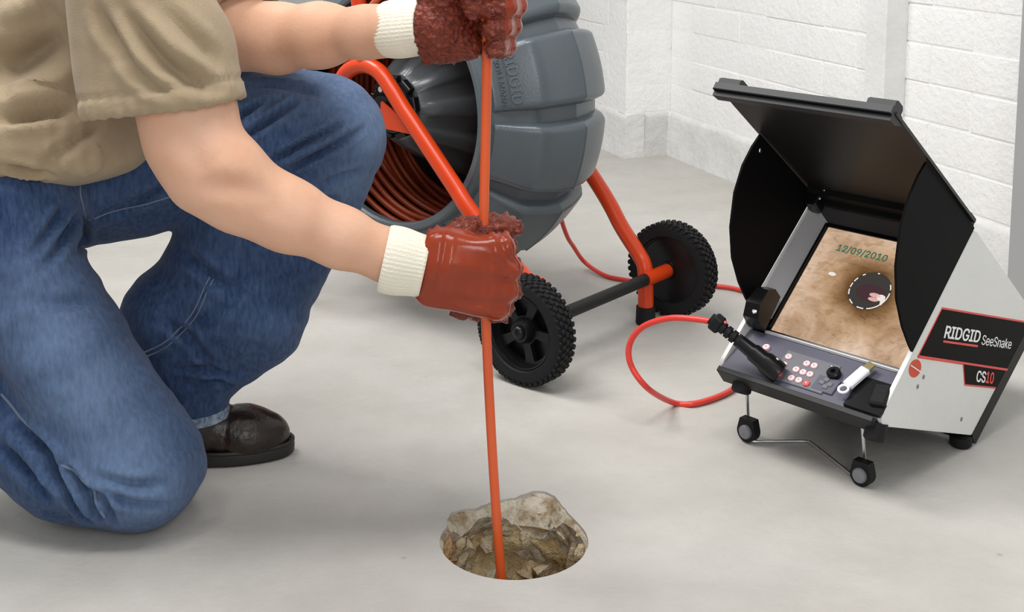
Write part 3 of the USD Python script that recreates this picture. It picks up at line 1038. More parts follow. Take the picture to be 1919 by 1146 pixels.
part('silver_frame', quadbox([ml(0.290, 0.130, 0.0), ml(0.290, 0.352, 0.0), ml(0.264, 0.338, -0.026), ml(0.264, 0.128, -0.026)], 0.003), 'bezel_silver', mon, local=True, smooth=30)
part('silver_frame', quadbox([ml(0.289, 0.355, 0.0), ml(0.008, 0.355, 0.0), ml(0.012, 0.337, -0.026), ml(0.264, 0.337, -0.026)], 0.003), 'hood_rail', mon, local=True, smooth=30)  # top strip of the same frame, darkened to paint in the hood's shade
part('top_frame', fbox(0.007, W - 0.007, 0.350, 0.372, -0.036, 0.003), 'black_satin', mon, local=True)
part('rubber_trim', fbox(0.2585, 0.2635, 0.112, 0.332, -0.032, -0.020, 0.001), 'black_plastic', mon, local=True)

# the picture on the screen: local coordinates are metres across and up the glass
SO = ml(0.2575, 0.110, -0.0265)
ST = MT @ frame(W3, E3, N3, SO)


_q = np.linalg.inv(ST) @ np.append(on_plane(1630, 545, (ST @ A(0, 0, 0, 1))[:3], ST[:3, 2]), 1)
pc = (_q[0], _q[1])


def screen_mat():
    n = {'tc': ('texture_coordinate', {}), 'em': ('emission', {'strength': 1.0}),
         'n1': ('noise_texture', {'scale': 11.0, 'detail': 7.0, 'roughness': 0.62, 'distortion': 0.5}),
         'r1': ('rgb_ramp', {'ramp': [(0.28, lin('#9b7e5f')), (0.42, lin('#b3957a')), (0.50, lin('#c7aa90')), (0.60, lin('#d8bfa9')), (0.72, lin('#ead6c9'))]}),
         'm2': ('mapping', {'scale': (1.0, 2.4, 1.0), 'rotation': (0, 0, 0.5)}),
         'n2': ('noise_texture', {'scale': 34.0, 'detail': 6.0, 'distortion': 2.0}),
         'r2': ('rgb_ramp', {'ramp': [(0.30, (0.55, 0.45, 0.33)), (0.45, (1, 1, 1)), (0.7, (1.1, 1.08, 1.05))]}),
         'mu': ('mix_color', {'blend_type': 'multiply', 'fac': 0.5, 'use_clamp': False}),
         'mc': ('mapping', {'location': (-pc[0], -pc[1], 0), 'scale': (1, 1, 0)}),
         'sx': ('separate_xyz', {}), 'x2': ('math', {'math_type': 'multiply'}), 'y2': ('math', {'math_type': 'multiply'}), 'ad': ('math', {'math_type': 'add'}), 'sq': ('math', {'math_type': 'sqrt'}),
         'n3': ('noise_texture', {'scale': 60.0, 'detail': 2.0}), 'wob': ('math', {'math_type': 'multiply_add', 'value2': 0.008}),
         'halo': ('rgb_ramp', {'ramp': [(0.038, (0.22, 0.16, 0.09)), (0.052, (0.45, 0.36, 0.24)), (0.075, (0.80, 0.72, 0.6)), (0.125, (1, 1, 1))]}),
         'mu2': ('mix_color', {'blend_type': 'multiply', 'fac': 1.0, 'use_clamp': False})}
    L = [('tc.object', 'n1.vector'), ('n1.fac', 'r1.fac'), ('tc.object', 'm2.vector'), ('m2.vector', 'n2.vector'), ('n2.fac', 'r2.fac'), ('r1.color', 'mu.a'), ('r2.color', 'mu.b'),
         ('tc.object', 'mc.vector'), ('mc.vector', 'sx.vector'), ('sx.x', 'x2.value1'), ('sx.x', 'x2.value2'), ('sx.y', 'y2.value1'), ('sx.y', 'y2.value2'), ('x2.value', 'ad.value1'), ('y2.value', 'ad.value2'), ('ad.value', 'sq.value1'),
         ('tc.object', 'n3.vector'), ('n3.fac', 'wob.value1'), ('sq.value', 'wob.value3'), ('wob.value', 'halo.fac'), ('mu.result', 'mu2.a'), ('halo.color', 'mu2.b'), ('mu2.result', 'em.color')]
    MATS['screen_picture'] = usdkit.material(stage, '/World/Looks/screen_picture', n, L, surface='em.emission')


screen_mat()
for nm, c in (('screen_hole', '#3d3a38'), ('screen_hole_deep', '#453236'), ('screen_pink', '#d9a7a2'), ('screen_light', '#e6ddd8'), ('screen_green', '#3f6a55')):
    MATS[nm] = usdkit.material(stage, '/World/Looks/' + nm, {'em': ('emission', {'color': lin(c), 'strength': 1.0})}, [], surface='em.emission')
SW, SH = 0.2455, 0.2175
# the screen is an Xform of its own so that its picture is laid out in metres from its lower left corner
spath = str(mon.GetPath()) + '/screen'
scr = UsdGeom.Mesh(part('screen', cbox(SW, SH, 0.002, 0.0003, (SW / 2, SH / 2, -0.0008)), 'screen_picture', mon, local=True, smooth=False, label='lit screen showing the inside of a tan pipe'))
m4 = frame(W3, E3, N3, SO)
scr.AddTransformOp().Set(Gf.Matrix4d(*map(float, m4.T.ravel())))
scr = scr.GetPrim()


def on_screen(name, poly, mat, h=0.0006, lift=0.0003):
    return part(name, trimesh.creation.extrude_polygon(poly, h, engine='earcut').apply_translation([0, 0, lift]), mat, scr, local=True, smooth=False)


on_screen('picture_pipe', affinity.scale(Point(pc).buffer(0.036, 32), 1, 1.0), 'screen_hole')
on_screen('picture_pipe', affinity.translate(affinity.scale(Point(pc).buffer(0.022, 32), 1.2, 0.75), 0.004, -0.004), 'screen_hole_deep', 0.0003, 0.0008)
for a0, a1 in ((2.6, 2.85), (2.95, 3.2), (3.3, 3.6), (3.9, 4.2), (4.5, 4.85), (5.0, 5.7), (5.8, 6.4), (1.5, 1.6), (2.2, 2.35), (0.3, 0.6)):
    tt = np.linspace(a0, a1, 8)
    pl = [(pc[0] + 0.0355 * math.cos(t), pc[1] + 0.0355 * math.sin(t)) for t in tt] + [(pc[0] + 0.0335 * math.cos(t), pc[1] + 0.0335 * math.sin(t)) for t in tt[::-1]]
    on_screen('picture_glint', Polygon(pl), 'screen_light', 0.0004, 0.0009)
for cx, cy, rx, ry, mt in ((pc[0] + 0.013, pc[1] - 0.006, 0.010, 0.004, 'screen_pink'), (pc[0] + 0.013, pc[1] - 0.014, 0.009, 0.0035, 'screen_pink'), (pc[0] + 0.024, pc[1] - 0.008, 0.007, 0.006, 'screen_light'), (pc[0] + 0.029, pc[1] - 0.012, 0.003, 0.009, 'screen_light'), (0.052, 0.130, 0.007, 0.0035, 'screen_light')):
    on_screen('picture_glint', affinity.scale(Point(cx, cy).buffer(1, 12), rx, ry), mt, 0.0004, 0.0012)
dt_ = meshkit.text_mesh('12/09/2010', 0.0125, 0.0005, True)
dt_.apply_scale([0.95, 1, 1])
part('picture_date', dt_.apply_translation([0.034, 0.176, 0.0006]), 'screen_green', scr, local=True, smooth=False, label='date digits')

# the control deck below the screen
deck_poly = Polygon([FB + fe * 0.004 + fn_ * 0.001, FB + fe * 0.100 - fn_ * 0.020, FB + fe * 0.100 - fn_ * 0.036, FB + fe * 0.004 - fn_ * 0.022]).buffer(-0.003).buffer(0.003)
deck = part('control_deck', prism(deck_poly, W - 0.015, SIDE @ tr(0, 0, XL + 0.0075)), 'deck_grey', mon, local=True)
lip = Polygon([FB - fn_ * 0.026 + fe * 0.0, FB + fn_ * 0.004 + fe * 0.002, FB + fn_ * 0.004 + fe * 0.009, FB - fn_ * 0.02 + fe * 0.012]).buffer(0.001)
part('front_lip', prism(lip, W - 0.015, SIDE @ tr(0, 0, XL + 0.0075)), 'black_satin', mon, local=True)
part('screen_rail', fbox(0.012, 0.262, 0.099, 0.105, -0.026, -0.016, 0.0025), 'bezel_silver', mon, local=True)
sl0, sl1 = FB + fe * 0.006 + fn_ * 0.001, FB + fe * 0.098 - fn_ * 0.0205
de = unit(sl1 - sl0)
dn = A(-de[1], de[0])
DE3, DN3 = A(0, *de), A(0, *dn)


def dk(px, py, up=0.0):
    """Local point of the control deck under a pixel of the photograph."""
    p0 = (MT @ A(XR, sl0[0], sl0[1], 1))[:3]
    n = MT[:3, :3] @ DN3
    q = on_plane(px, py, p0 + n * up, n)
    return (np.linalg.inv(MT) @ A(*q, 1))[:3]


def dbox(px, py, sx, sy, h, c=0.001, up=0.0, turn=0):
    p = dk(px, py)
    m = cbox(sx, sy, h, c, (0, 0, h / 2 + up - 0.0005))
    return moved(m, frame(W3, DE3, DN3, p) @ rot(turn, [0, 0, 1]))


pad = part('keypad', dbox(1508, 697, 0.098, 0.062, 0.003, 0.001), 'pad_grey', mon, local=True)
kk = [(1437, 653, 0.0125, 'key_pink'), (1479, 671, 0.0115, 'key_pink'), (1470, 686, 0.0115, 'key_pink'), (1461, 703, 0.0115, 'key_red'),
      (1513, 684, 0.0115, 'key_pink'), (1527, 688, 0.0115, 'key_pink'), (1493, 695, 0.0115, 'key_pink'), (1506, 700, 0.0115, 'key_pink'), (1519, 704, 0.0115, 'key_pink'),
      (1484, 711, 0.0115, 'key_pink'), (1498, 715, 0.0115, 'key_pink'), (1512, 721, 0.0115, 'key_red')]
for px, py, w_, mt in kk:
    p = dk(px, py)
    m = lathe([(0.0002, 0), (w_ / 2, 0), (w_ / 2, 0.0045), (w_ / 2 - 0.001, 0.0055), (0.0002, 0.0055)], 16)
    k_ = part('key', moved(m, frame(W3, DE3, DN3, p)), mt, pad, local=True)
    mk = meshkit.text_mesh('+', 0.004, 0.0005, True)
    mk.apply_translation(-mk.centroid)
    part('key_mark', moved(mk, frame(W3, DE3, DN3, p + DN3 * 0.0056)), 'key_red' if mt == 'key_pink' else 'label_white', k_, local=True, smooth=False)
pp_ = part('button_plate', dbox(1548, 722, 0.038, 0.030, 0.0035, 0.001), 'deck_grey', mon, local=True)
for px, py in ((1541, 719), (1550, 714), (1547, 727), (1556, 723)):
    part('push_button', dbox(px, py, 0.009, 0.008, 0.0055, 0.001), 'pad_grey', pp_, local=True)
part('jack', moved(lathe([(0.004, 0), (0.011, 0), (0.011, 0.008), (0.009, 0.010), (0.004, 0.010)], 20), frame(W3, DE3, DN3, dk(1564, 703))), 'black_plastic', mon, local=True)
part('jack_pin', moved(ball(0.003), frame(W3, DE3, DN3, dk(1560, 690) + DN3 * 0.004)), 'bright_metal', mon, local=True, smooth=True)
part('port_well', dbox(1634, 745, 0.062, 0.062, 0.006, 0.001), 'black_plastic', mon, local=True)
part('port_cap', dbox(1652, 748, 0.026, 0.040, 0.014, 0.003, turn=12), 'black_rubber', mon, local=True)

usb = thing('usb_stick', 'white memory stick with a ring plugged into the deck of the monitor', 'memory stick', MT @ frame(W3, DE3, DN3, dk(1606, 722) + DN3 * 0.008))
part('stick_body', cbox(0.018, 0.042, 0.009, 0.002, (0, 0.004, 0.006)).apply_transform(rot(-14, [0, 0, 1])), 'usb_white', usb, local=True)
part('stick_plug', cbox(0.013, 0.018, 0.005, 0.0008, (0.0, 0.030, 0.006)).apply_transform(rot(-14, [0, 0, 1])), 'brass', usb, local=True)
tt = np.linspace(0, 2 * np.pi, 28, endpoint=False)
part('key_ring', tube(np.stack([0.0075 * np.cos(tt) - 0.006, 0.0075 * np.sin(tt) - 0.024, 0.006 + 0 * tt], 1), 0.0022, 8, closed=True), 'usb_white', usb, local=True, smooth=True)

# the hood: top flap, two D-shaped side flaps, the ribbed rail along its edge
OUT2 = [(0.004, 0.128), (0.024, 0.130), (0.060, 0.136), (0.107, 0.152), (0.150, 0.182), (0.186, 0.226), (0.204, 0.270), (0.208, 0.306), (0.2065, 0.3335), (0.02, 0.3648), (0.004, 0.365)]
flap = Polygon(OUT2)
hole_p = Point(0.186, 0.316).buffer(0.0045)
for s, nm in ((-0.002, 0), (W - 0.002, 1)):
    pl = flap.difference(hole_p) if nm else flap
    m = trimesh.creation.extrude_polygon(pl, 0.004, engine='earcut')
    v = np.array(m.vertices)
    m.vertices = np.stack([ml(s + c, b, a) for a, b, c in v])
    part('side_flap', fix(m), 'hood_black', mon, local=True, label='black side flap of the hood')
ta, tb = A(0.366, 0.016), A(0.3135, 0.335)       # (t, d) at the hinge and at the outer edge
td = unit(tb - ta)


def tp(s, f_, up=0.0):
    q = ta + td * f_
    nrm = A(td[1], -td[0])
    q = q + nrm * up
    return ml(s, q[0], q[1])


TL_ = np.linalg.norm(tb - ta)
m = trimesh.convex.convex_hull(np.array([tp(s, f_, u_) for s in (-0.006, W + 0.006) for f_ in (0.0, TL_) for u_ in (0.001, 0.006)]))
part('top_flap', m, 'flap_black', mon, local=True, label='black top flap of the hood')
hr = trimesh.convex.convex_hull(np.array([tp(s, f_, u_) for s in (0.0, W) for f_ in (-0.010, 0.012) for u_ in (-0.008, 0.012)]))
part('hinge_bar', hr, 'black_satin', mon, local=True)
rail = Polygon([(-0.026, -0.002), (-0.012, -0.010), (0.006, -0.012), (0.007, -0.0035), (0.012, -0.003), (0.0125, 0.009), (0.007, 0.0115), (-0.020, 0.009)])


def rail_prism(poly, s0, s1):
    m = trimesh.creation.extrude_polygon(poly, s1 - s0, engine='earcut')
    v = np.array(m.vertices)
    m.vertices = np.stack([tp(s0 + c, TL_ + a, b) for a, b, c in v])
    return fix(m)


rl_ = part('hood_rail', rail_prism(rail, -0.004, W + 0.012), 'hood_rail', mon, local=True, label='dark grey ribbed rail along the hood edge')
part('rail_groove', rail_prism(Polygon([(0.006, -0.0045), (0.0135, -0.0045), (0.0135, -0.0025), (0.006, -0.0025)]), -0.003, W + 0.011), 'hood_black', rl_, local=True)
clip = Polygon([(-0.016, 0.008), (0.008, 0.008), (0.009, 0.018), (0.004, 0.0225), (-0.012, 0.0225), (-0.016, 0.018)])
for s0, s1 in ((-0.003, 0.042), (W - 0.030, W + 0.011)):
    part('rail_clip', rail_prism(clip, s0, s1), 'hood_rail', rl_, local=True)
# hood brackets low on both sides of the screen, with their screws
for s0, s1 in ((W - 0.042, W - 0.010),):
    sc_ = (s0 + s1) / 2
    pts = []
    for t, d, w_ in ((0.098, 0.004, 1.0), (0.100, 0.020, 0.95), (0.120, 0.034, 0.85), (0.152, 0.030, 0.7), (0.166, 0.012, 0.6), (0.166, -0.01, 0.6), (0.098, -0.01, 1.0)):
        for sg in (-1, 1):
            pts.append(ml(sc_ + sg * w_ * (s1 - s0) / 2, t, d))
    br = part('hood_bracket', trimesh.convex.convex_hull(np.array(pts)), 'black_plastic', mon, local=True, smooth=30)
    part('bracket_screw', moved(lathe([(0.0002, 0), (0.0048, 0), (0.0042, 0.0022), (0.0002, 0.003)], 14), frame(W3, A(0, fn_[1] * -1, 0) * 0 + E3, N3, ml(sc_ - 0.006, 0.110, 0.026))), 'bright_metal', br, local=True)
pv = part('hinge_plate', fbox(W - 0.030, W - 0.006, 0.335, 0.385, -0.004, 0.026, 0.003), 'black_plastic', mon, local=True)
for t, d in ((0.380, 0.018), (0.366, 0.024), (0.348, 0.024)):
    part('hinge_screw', moved(ball(0.0032, scale=(1, 1, 0.6)), frame(W3, E3, N3, ml(W - 0.033, t, d + 0.003))), 'steel_wire', pv, local=True, smooth=True)

# rubber pucks, wire stand and its two feet
for px, py in ((1391, 722), (1640, 810)):
    q = on_plane(px, py, (MT @ A(0, FB[0] + 0.020, 0, 1))[:3], mg)
    p = (np.linalg.inv(MT) @ A(*q, 1))[:3]
    part('rubber_puck', moved(lathe([(0.001, -0.012), (0.013, -0.012), (0.016, -0.009), (0.016, 0.016), (0.001, 0.016)], 24), tr(*p) @ rot(-19, [1, 0, 0])), 'black_rubber', mon, local=True)
for x in (0.0, -0.262):
    part('rubber_puck', moved(lathe([(0.001, 0.0), (0.014, 0.0), (0.018, 0.004), (0.018, 0.018), (0.001, 0.026)], 24), tr(x, 0.0, 0.0)), 'black_rubber', mon, local=True)
st = part('wire_stand', cat(tube(smooth_path([MT[:3, :3] @ A(-0.240, -0.262, 0.118) + MO, floor_pt(1403, 800, 0.012), floor_pt(1404, 824, 0.004), floor_pt(1440, 826, 0.0035), floor_pt(1508, 826, 0.0035), floor_pt(1520, 830, 0.0035), floor_pt(1590, 884, 0.0035), floor_pt(1612, 905, 0.004)], 6), 0.0028, 8),
                            tube(np.array([floor_pt(1612, 905, 0.004), floor_pt(1622, 880, 0.012), MT[:3, :3] @ A(-0.022, -0.270, 0.112) + MO]), 0.0028, 8)), 'steel_wire', mon, smooth=True)
for px, py in ((1403, 806), (1617, 887)):
    base = on_plane(px, py, floor_pt(px, py + 21), mg)
    Tf = frame(mw, A(0, 0, 1), -mg, base)
    drop = Polygon([(0.0178 * math.cos(a), 0.0178 * math.sin(a)) for a in np.linspace(-math.pi * 1.25, math.pi * 0.25, 24)] + [(0.013, 0.021), (-0.013, 0.021)]).convex_hull
    fdo = part('stand_foot', prism(drop, 0.016, Tf @ tr(0, 0, -0.008)), 'black_rubber', mon, smooth=30)
    part('foot_knob', moved(lathe([(0.0002, -0.01), (0.012, -0.01), (0.012, 0.011), (0.010, 0.0135), (0.0002, 0.0145)], 24), Tf), 'pad_grey', fdo, smooth=40)

# printed label on the right side
PX = MT[:3, :3] @ A(1, 0, 0)
P0 = (MT @ A(XR + 0.0012, 0, 0, 1))[:3]


def side(px, py):
    q = on_plane(px, py, P0, PX)
    p = (np.linalg.inv(MT) @ A(*q, 1))[:3]
    return p[1:]


def side_poly(name, pix, mat, lift, grow=0.0, parent=None):
    pg = Polygon([side(*p) for p in pix]).buffer(grow, join_style=2)
    if not pg.buffer(-0.004).is_empty:
        pg = pg.buffer(-0.002).buffer(0.002, 6)
    pg = pg.intersection(panel)
    return part(name, prism(pg, 0.0005, SIDE @ tr(0, 0, XR + 0.0006 + lift)), mat, parent or right_panel, local=True, smooth=False)


lab_px = [(1766, 579), (1960, 611), (1918, 697), (1722, 667)]
tab_px = [(1806, 676), (1920, 690), (1900, 728), (1809, 719)]
lab = side_poly('label_border', lab_px, 'label_red', 0.0, 0.003)
side_poly('label_border', tab_px, 'label_red', 0.0, 0.003)
side_poly('label_field', lab_px, 'label_black', 0.0006)
side_poly('label_field', tab_px, 'label_black', 0.0007)
side_poly('label_stripe', [(1722, 665), (1900, 692), (1898, 696), (1721, 669)], 'label_red', 0.0010)


def side_text(text, o, bx, up, mat, name='lettering', bold=True, label=None):
    """Lettering on the label: o, bx, up are the pixels of the baseline's ends and of the top of the capitals above its start."""
    m = meshkit.text_mesh(text, 1.0, 0.02, bold)
    v = np.array(m.vertices)
    v[:, 0] = (v[:, 0] - v[:, 0].min()) / np.ptp(v[:, 0])
    O, B, T_ = side(*o), side(*bx), side(*up)
    q = O + v[:, :1] * (B - O) + v[:, 1:2] * (T_ - O)
    m.vertices = np.stack([XR + 0.0016 + v[:, 2] * 0.03, q[:, 0], q[:, 1]], 1)
    part(name, fix(m), mat, right_panel, local=True, smooth=False, label=label)


side_text('RIDGID', (1768, 632), (1834, 641), (1773, 610), 'label_white', label='white word RIDGID')
side_text('SeeSnake', (1838, 645), (1893, 653), (1842, 627), 'label_white', bold=False, label='white word SeeSnake')
side_poly('label_underline', [(1767, 637), (1832, 646), (1831, 650), (1767, 641)], 'label_red', 0.0010)
side_text('CS', (1828, 714), (1845, 716), (1831, 694), 'label_white', label='white letters CS')
side_text('10', (1846, 716), (1860, 718), (1849, 696), 'label_red', label='red digits 10')
ov = [(1715 + 11.5 * math.cos(a) * 1.0 + 2 * math.sin(a) * -1, 690 + 17 * math.sin(a) - 1 * math.cos(a)) for a in np.linspace(0, 2 * math.pi, 24, endpoint=False)]
side_poly('round_sticker', ov, 'orange_paint', 0.0)
side_poly('sticker_line', [(1707, 683), (1726, 696), (1725, 698), (1706, 685)], 'label_white', 0.0010)
for px, py in ((1731, 706), (1720, 724), (1802, 785)):
    q = side(px, py)
    m = lathe([(0.0002, 0), (0.0035, 0), (0.0035, 0.0015), (0.0002, 0.002)], 12)
    part('panel_rivet', moved(m, frame(A(0, 1, 0), A(0, 0, 1), A(1, 0, 0), A(XR, q[0], q[1]))), 'label_grey', right_panel, local=True)

# ------------------------------------------------------------------ the thin red cord from the drum to the monitor, with its plug
cord = thing('red_cord', 'thin red cord looping from the drum to a black plug on the monitor', 'cord', frame(A(1, 0, 0), A(0, 1, 0), A(0, 0, 1), A(*floor_pt(1280, 700)[:2], 0)))
iM = lambda s, t, d: (MT @ A(*ml(s, t, d), 1))[:3]
pl_in = (MT @ A(*dk(1450, 708), 1))[:3]
dnw = MT[:3, :3] @ DN3
pl_tip = on_plane(1462, 700, pl_in + dnw * 0.008, dnw)
pl_out = at(1342, 604, pl_tip[1] + 0.055)
ax_ = unit(pl_out - pl_tip)
Lp = np.linalg.norm(pl_out - pl_tip)
cp = [pl_out, at(1305, 598, pl_out[1] + 0.02), at(1255, 596, pl_out[1] + 0.05), at(1205, 612, pl_out[1] + 0.08), at(1180, 645, pl_out[1] + 0.09), at(1183, 685, pl_out[1] + 0.085), at(1215, 728, pl_out[1] + 0.08),
      floor_pt(1262, 754, 0.008), floor_pt(1300, 756, 0.006), floor_pt(1345, 743, 0.006), floor_pt(1380, 724, 0.006), floor_pt(1440, 680, 0.006), floor_pt(1475, 610, 0.006), floor_pt(1450, 562, 0.006), floor_pt(1395, 545, 0.006), floor_pt(1345, 536, 0.006),
      floor_pt(1250, 533, 0.006), floor_pt(1165, 523, 0.006), floor_pt(1128, 513, 0.007), at(1095, 490, 2.98), at(1075, 462, 2.93), at(1062, 440, 2.88), at(1050, 400, 2.82), at(1045, 340, 2.78)]
part('cord', tube(smooth_path(cp, 10), 0.0052, 12), 'cord_red', cord, smooth=True)
TPL = frame(unit(np.cross(A(0, 0, 1), ax_)), np.cross(ax_, unit(np.cross(A(0, 0, 1), ax_))), ax_, pl_tip)
prof = [(0.001, 0.0), (0.017, 0.0), (0.018, 0.006), (0.0175, 0.028), (0.015, 0.034), (0.0145, 0.052), (0.012, 0.056), (0.011, Lp * 0.62), (0.001, Lp * 0.62)]
plug = part('plug', lathe(prof, 28, TPL), 'black_plastic', cord, smooth=35, label='black plug')
rings = [lathe([(0.006, -0.0035), (0.0108 - 0.0002 * k, -0.0035), (0.0108 - 0.0002 * k, 0.0035), (0.006, 0.0035)], 20, TPL @ tr(0, 0, Lp * 0.64 + k * 0.0105)) for k in range(6)]
core_ = tube(np.array([pl_tip + ax_ * Lp * 0.6, pl_tip + ax_ * Lp * 0.99]), 0.0072, 16)
part('strain_relief', cat(core_, *rings), 'black_rubber', plug, smooth=35)
part('cord_clip', moved(cbox(0.022, 0.026, 0.018, 0.003), TPL @ tr(0, 0, Lp * 0.985)), 'black_rubber', plug)
part('plug_dot', moved(ball(0.0028), TPL @ tr(0.004, 0.0125, Lp * 0.9)), 'key_red', plug, smooth=True)
part('plug_pin', moved(ball(0.0032), TPL @ tr(0, 0.0172, 0.016)), 'bright_metal', plug, smooth=True)

# ------------------------------------------------------------------ the orange push cable held by the man
rodY = 1.69
rp = [at(660, 90, 2.60), at(690, 20, 2.50), at(735, -30, 2.38), at(800, -120, 2.12), at(862, -150, 1.90), at(897, -95, 1.75), at(908, -30, 1.70), at(912, 40, rodY), at(913, 90, rodY), at(910, 250, 1.688), at(907, 430, 1.686), at(911, 610, 1.682), at(920, 800, 1.676), at(930, 960, 1.669), at(938, 1062, 1.662), at(944, 1130, 1.656), at(950, 1220, 1.65)]
pushc = thing('push_cable', 'stiff orange push cable held upright in both gloves and fed into the hole', 'cable', frame(A(1, 0, 0), A(0, 1, 0), A(0, 0, 1), A(HOLE[0], HOLE[1], 0)))
part('cable', tube(smooth_path(rp, 10), 0.0067, 16), 'cable_jacket', pushc, smooth=True)

# ------------------------------------------------------------------ the kneeling man
man = thing('person', 'man in khaki shirt and blue jeans kneeling at the hole in red-brown gloves', 'person', frame(A(1, 0, 0), A(0, 1, 0), A(0, 0, 1), A(-0.58, 1.83, 0)))


def J(px, py, Y, r):
    p = at(px, py, Y)
    return (p, size(r, p))


def Jm(px, py, Y, r):
    return (at(px, py, Y), r)


# jeans
je = Vol((-1.30, 1.48, -0.01), (-0.15, 2.18, 0.72), 0.0040)
FY = 1.945
je.ell(at(-20, 352, 1.84), (0.165, 0.172, 0.105), 0.0)
je.chain([J(60, 355, FY - 0.03, 132), J(250, 300, FY - 0.01, 136), J(430, 262, FY, 127), J(560, 258, FY, 114), J(612, 256, FY, 104)], 0.03)
je.chain([J(612, 262, FY, 103), J(596, 360, FY, 78), J(545, 480, FY, 70), J(494, 610, FY - 0.005, 65), J(452, 668, FY - 0.005, 48)], 0.03)
je.chain([J(440, 385, FY, 72), J(385, 485, FY, 66), J(325, 590, FY, 88), J(320, 680, FY, 75)], 0.022)
je.chain([J(452, 420, FY, 80), J(430, 560, FY, 95), J(395, 660, FY, 75)], 0.03)
je.chain([J(390, 705, FY, 46), J(376, 780, FY - 0.005, 46)], 0.03)
je.chain([J(340, 690, FY, 60), J(352, 760, FY - 0.005, 50)], 0.03)
# open the hem of the front trouser leg round the boot
hem_c, hem_n = at(372, 776, FY), unit(at(385, 830, FY) - at(372, 700, FY))
je.half(at(372, 778, FY), hem_n)
je.chain([J(372, 730, FY, 36), J(376, 800, FY, 44)], 0.004, cut=True)
NY = 1.735
je.chain([J(5, 395, NY + 0.03, 138), J(38, 500, NY + 0.01, 112), J(125, 655, NY, 114), J(208, 790, NY, 114), J(256, 868, NY, 108)], 0.012)
je.chain([J(256, 868, NY, 107), J(135, 860, NY + 0.01, 98), J(10, 782, NY + 0.02, 86), J(-150, 705, NY + 0.03, 80), J(-300, 660, NY + 0.03, 70)], 0.05)
je.half(A(0, 0, 0.001), A(0, 0, -1), 0.004)
jm = relax(je.mesh(), 8)
v0 = np.array(jm.vertices)
d = np.zeros(len(v0))
for line, dep, wid in (
    ([(436, 232), (460, 212), (484, 194)], 0.007, 0.006), ([(449, 265), (500, 230), (552, 192)], 0.008, 0.007), ([(515, 300), (575, 266), (638, 232)], 0.008, 0.006), ([(540, 318), (610, 282), (678, 242)], 0.008, 0.006),
    ([(470, 160), (540, 165), (600, 180)], 0.003, 0.010), ([(600, 345), (640, 330), (672, 320)], 0.004, 0.008), ([(590, 375), (630, 370)], 0.004, 0.007),
    ([(85, 868), (120, 905), (150, 950), (165, 975)], 0.010, 0.009), ([(120, 872), (160, 915), (190, 965)], 0.009, 0.008), ([(150, 900), (195, 935), (215, 975)], 0.007, 0.007), ([(40, 800), (90, 850), (110, 900)], 0.010, 0.010),
    ([(185, 890), (240, 905), (310, 905)], 0.004, 0.008), ([(180, 915), (250, 940), (320, 945)], 0.004, 0.008), ([(0, 830), (50, 880), (90, 930)], 0.008, 0.010),
    ([(60, 560), (110, 570), (170, 560)], 0.003, 0.012), ([(80, 500), (115, 450), (145, 400)], 0.006, 0.010), ([(60, 480), (95, 430), (120, 380)], 0.005, 0.010), ([(150, 400), (160, 430), (150, 470)], 0.006, 0.008),
    ([(200, 395), (270, 370), (330, 340)], 0.004, 0.010), ([(340, 470), (400, 520), (440, 545)], 0.004, 0.012), ([(470, 480), (430, 560), (340, 640)], 0.003, 0.014), ([(310, 600), (360, 640), (400, 690)], 0.004, 0.010), ([(360, 720), (400, 712), (430, 722)], 0.006, 0.006), ([(335, 690), (380, 690), (420, 700)], 0.004, 0.008), ([(560, 470), (520, 450), (470, 440)], 0.004, 0.012)):
    t_ = trace(je, line)
    if len(t_) > 2:
        d += crease(jm, t_, dep * 2.0, wid * 0.75)
d += (meshkit.fbm(v0 * 13, 3, 4) - 0.5) * 0.013 + (meshkit.noise(v0 * A(18, 18, 60), 9) - 0.5) * 0.0025
d *= np.clip((v0[:, 2] - 0.004) / 0.03, 0, 1)
jm = push(jm, d)
fade = np.zeros(len(v0))
for px, py, rad, st_ in ((55, 560, 0.075, 0.55), (110, 640, 0.075, 0.8), (170, 740, 0.08, 0.9), (230, 850, 0.085, 0.95), (290, 930, 0.07, 0.75), (690, 240, 0.06, 0.8), (640, 190, 0.07, 0.6), (560, 155, 0.08, 0.45), (655, 340, 0.05, 0.55), (470, 145, 0.07, 0.35), (500, 640, 0.06, 0.15), (420, 620, 0.06, 0.1)):
    h_ = je.hit(px, py)
    if h_ is not None:
        fade = np.maximum(fade, st_ * np.exp(-(np.linalg.norm(v0 - h_, axis=1) / rad) ** 2))
fade = np.clip(fade + 0.5 * np.clip(d / 0.006, -0.5, 0.5) * 0.3, 0, 1)
denim = part('jeans', jm, 'denim', man, smooth=True, attr={'fade': fade})


jtree, jshift = cKDTree(v0), np.array(jm.vertices) - v0


def seam(vol, px, mat, parent, r=0.0016, name='seam', lift=0.001):
    t_ = trace(vol, px, 8)
    if len(t_) > 3:
        t_ = t_ + jshift[jtree.query(t_, k=4)[1]].mean(1)
        for _ in range(3):
            t_[1:-1] = (t_[:-2] + 2 * t_[1:-1] + t_[2:]) / 4
        part(name, tube(t_ + unit(EYE - t_.mean(0)) * lift, r, 8), mat, parent, smooth=True)


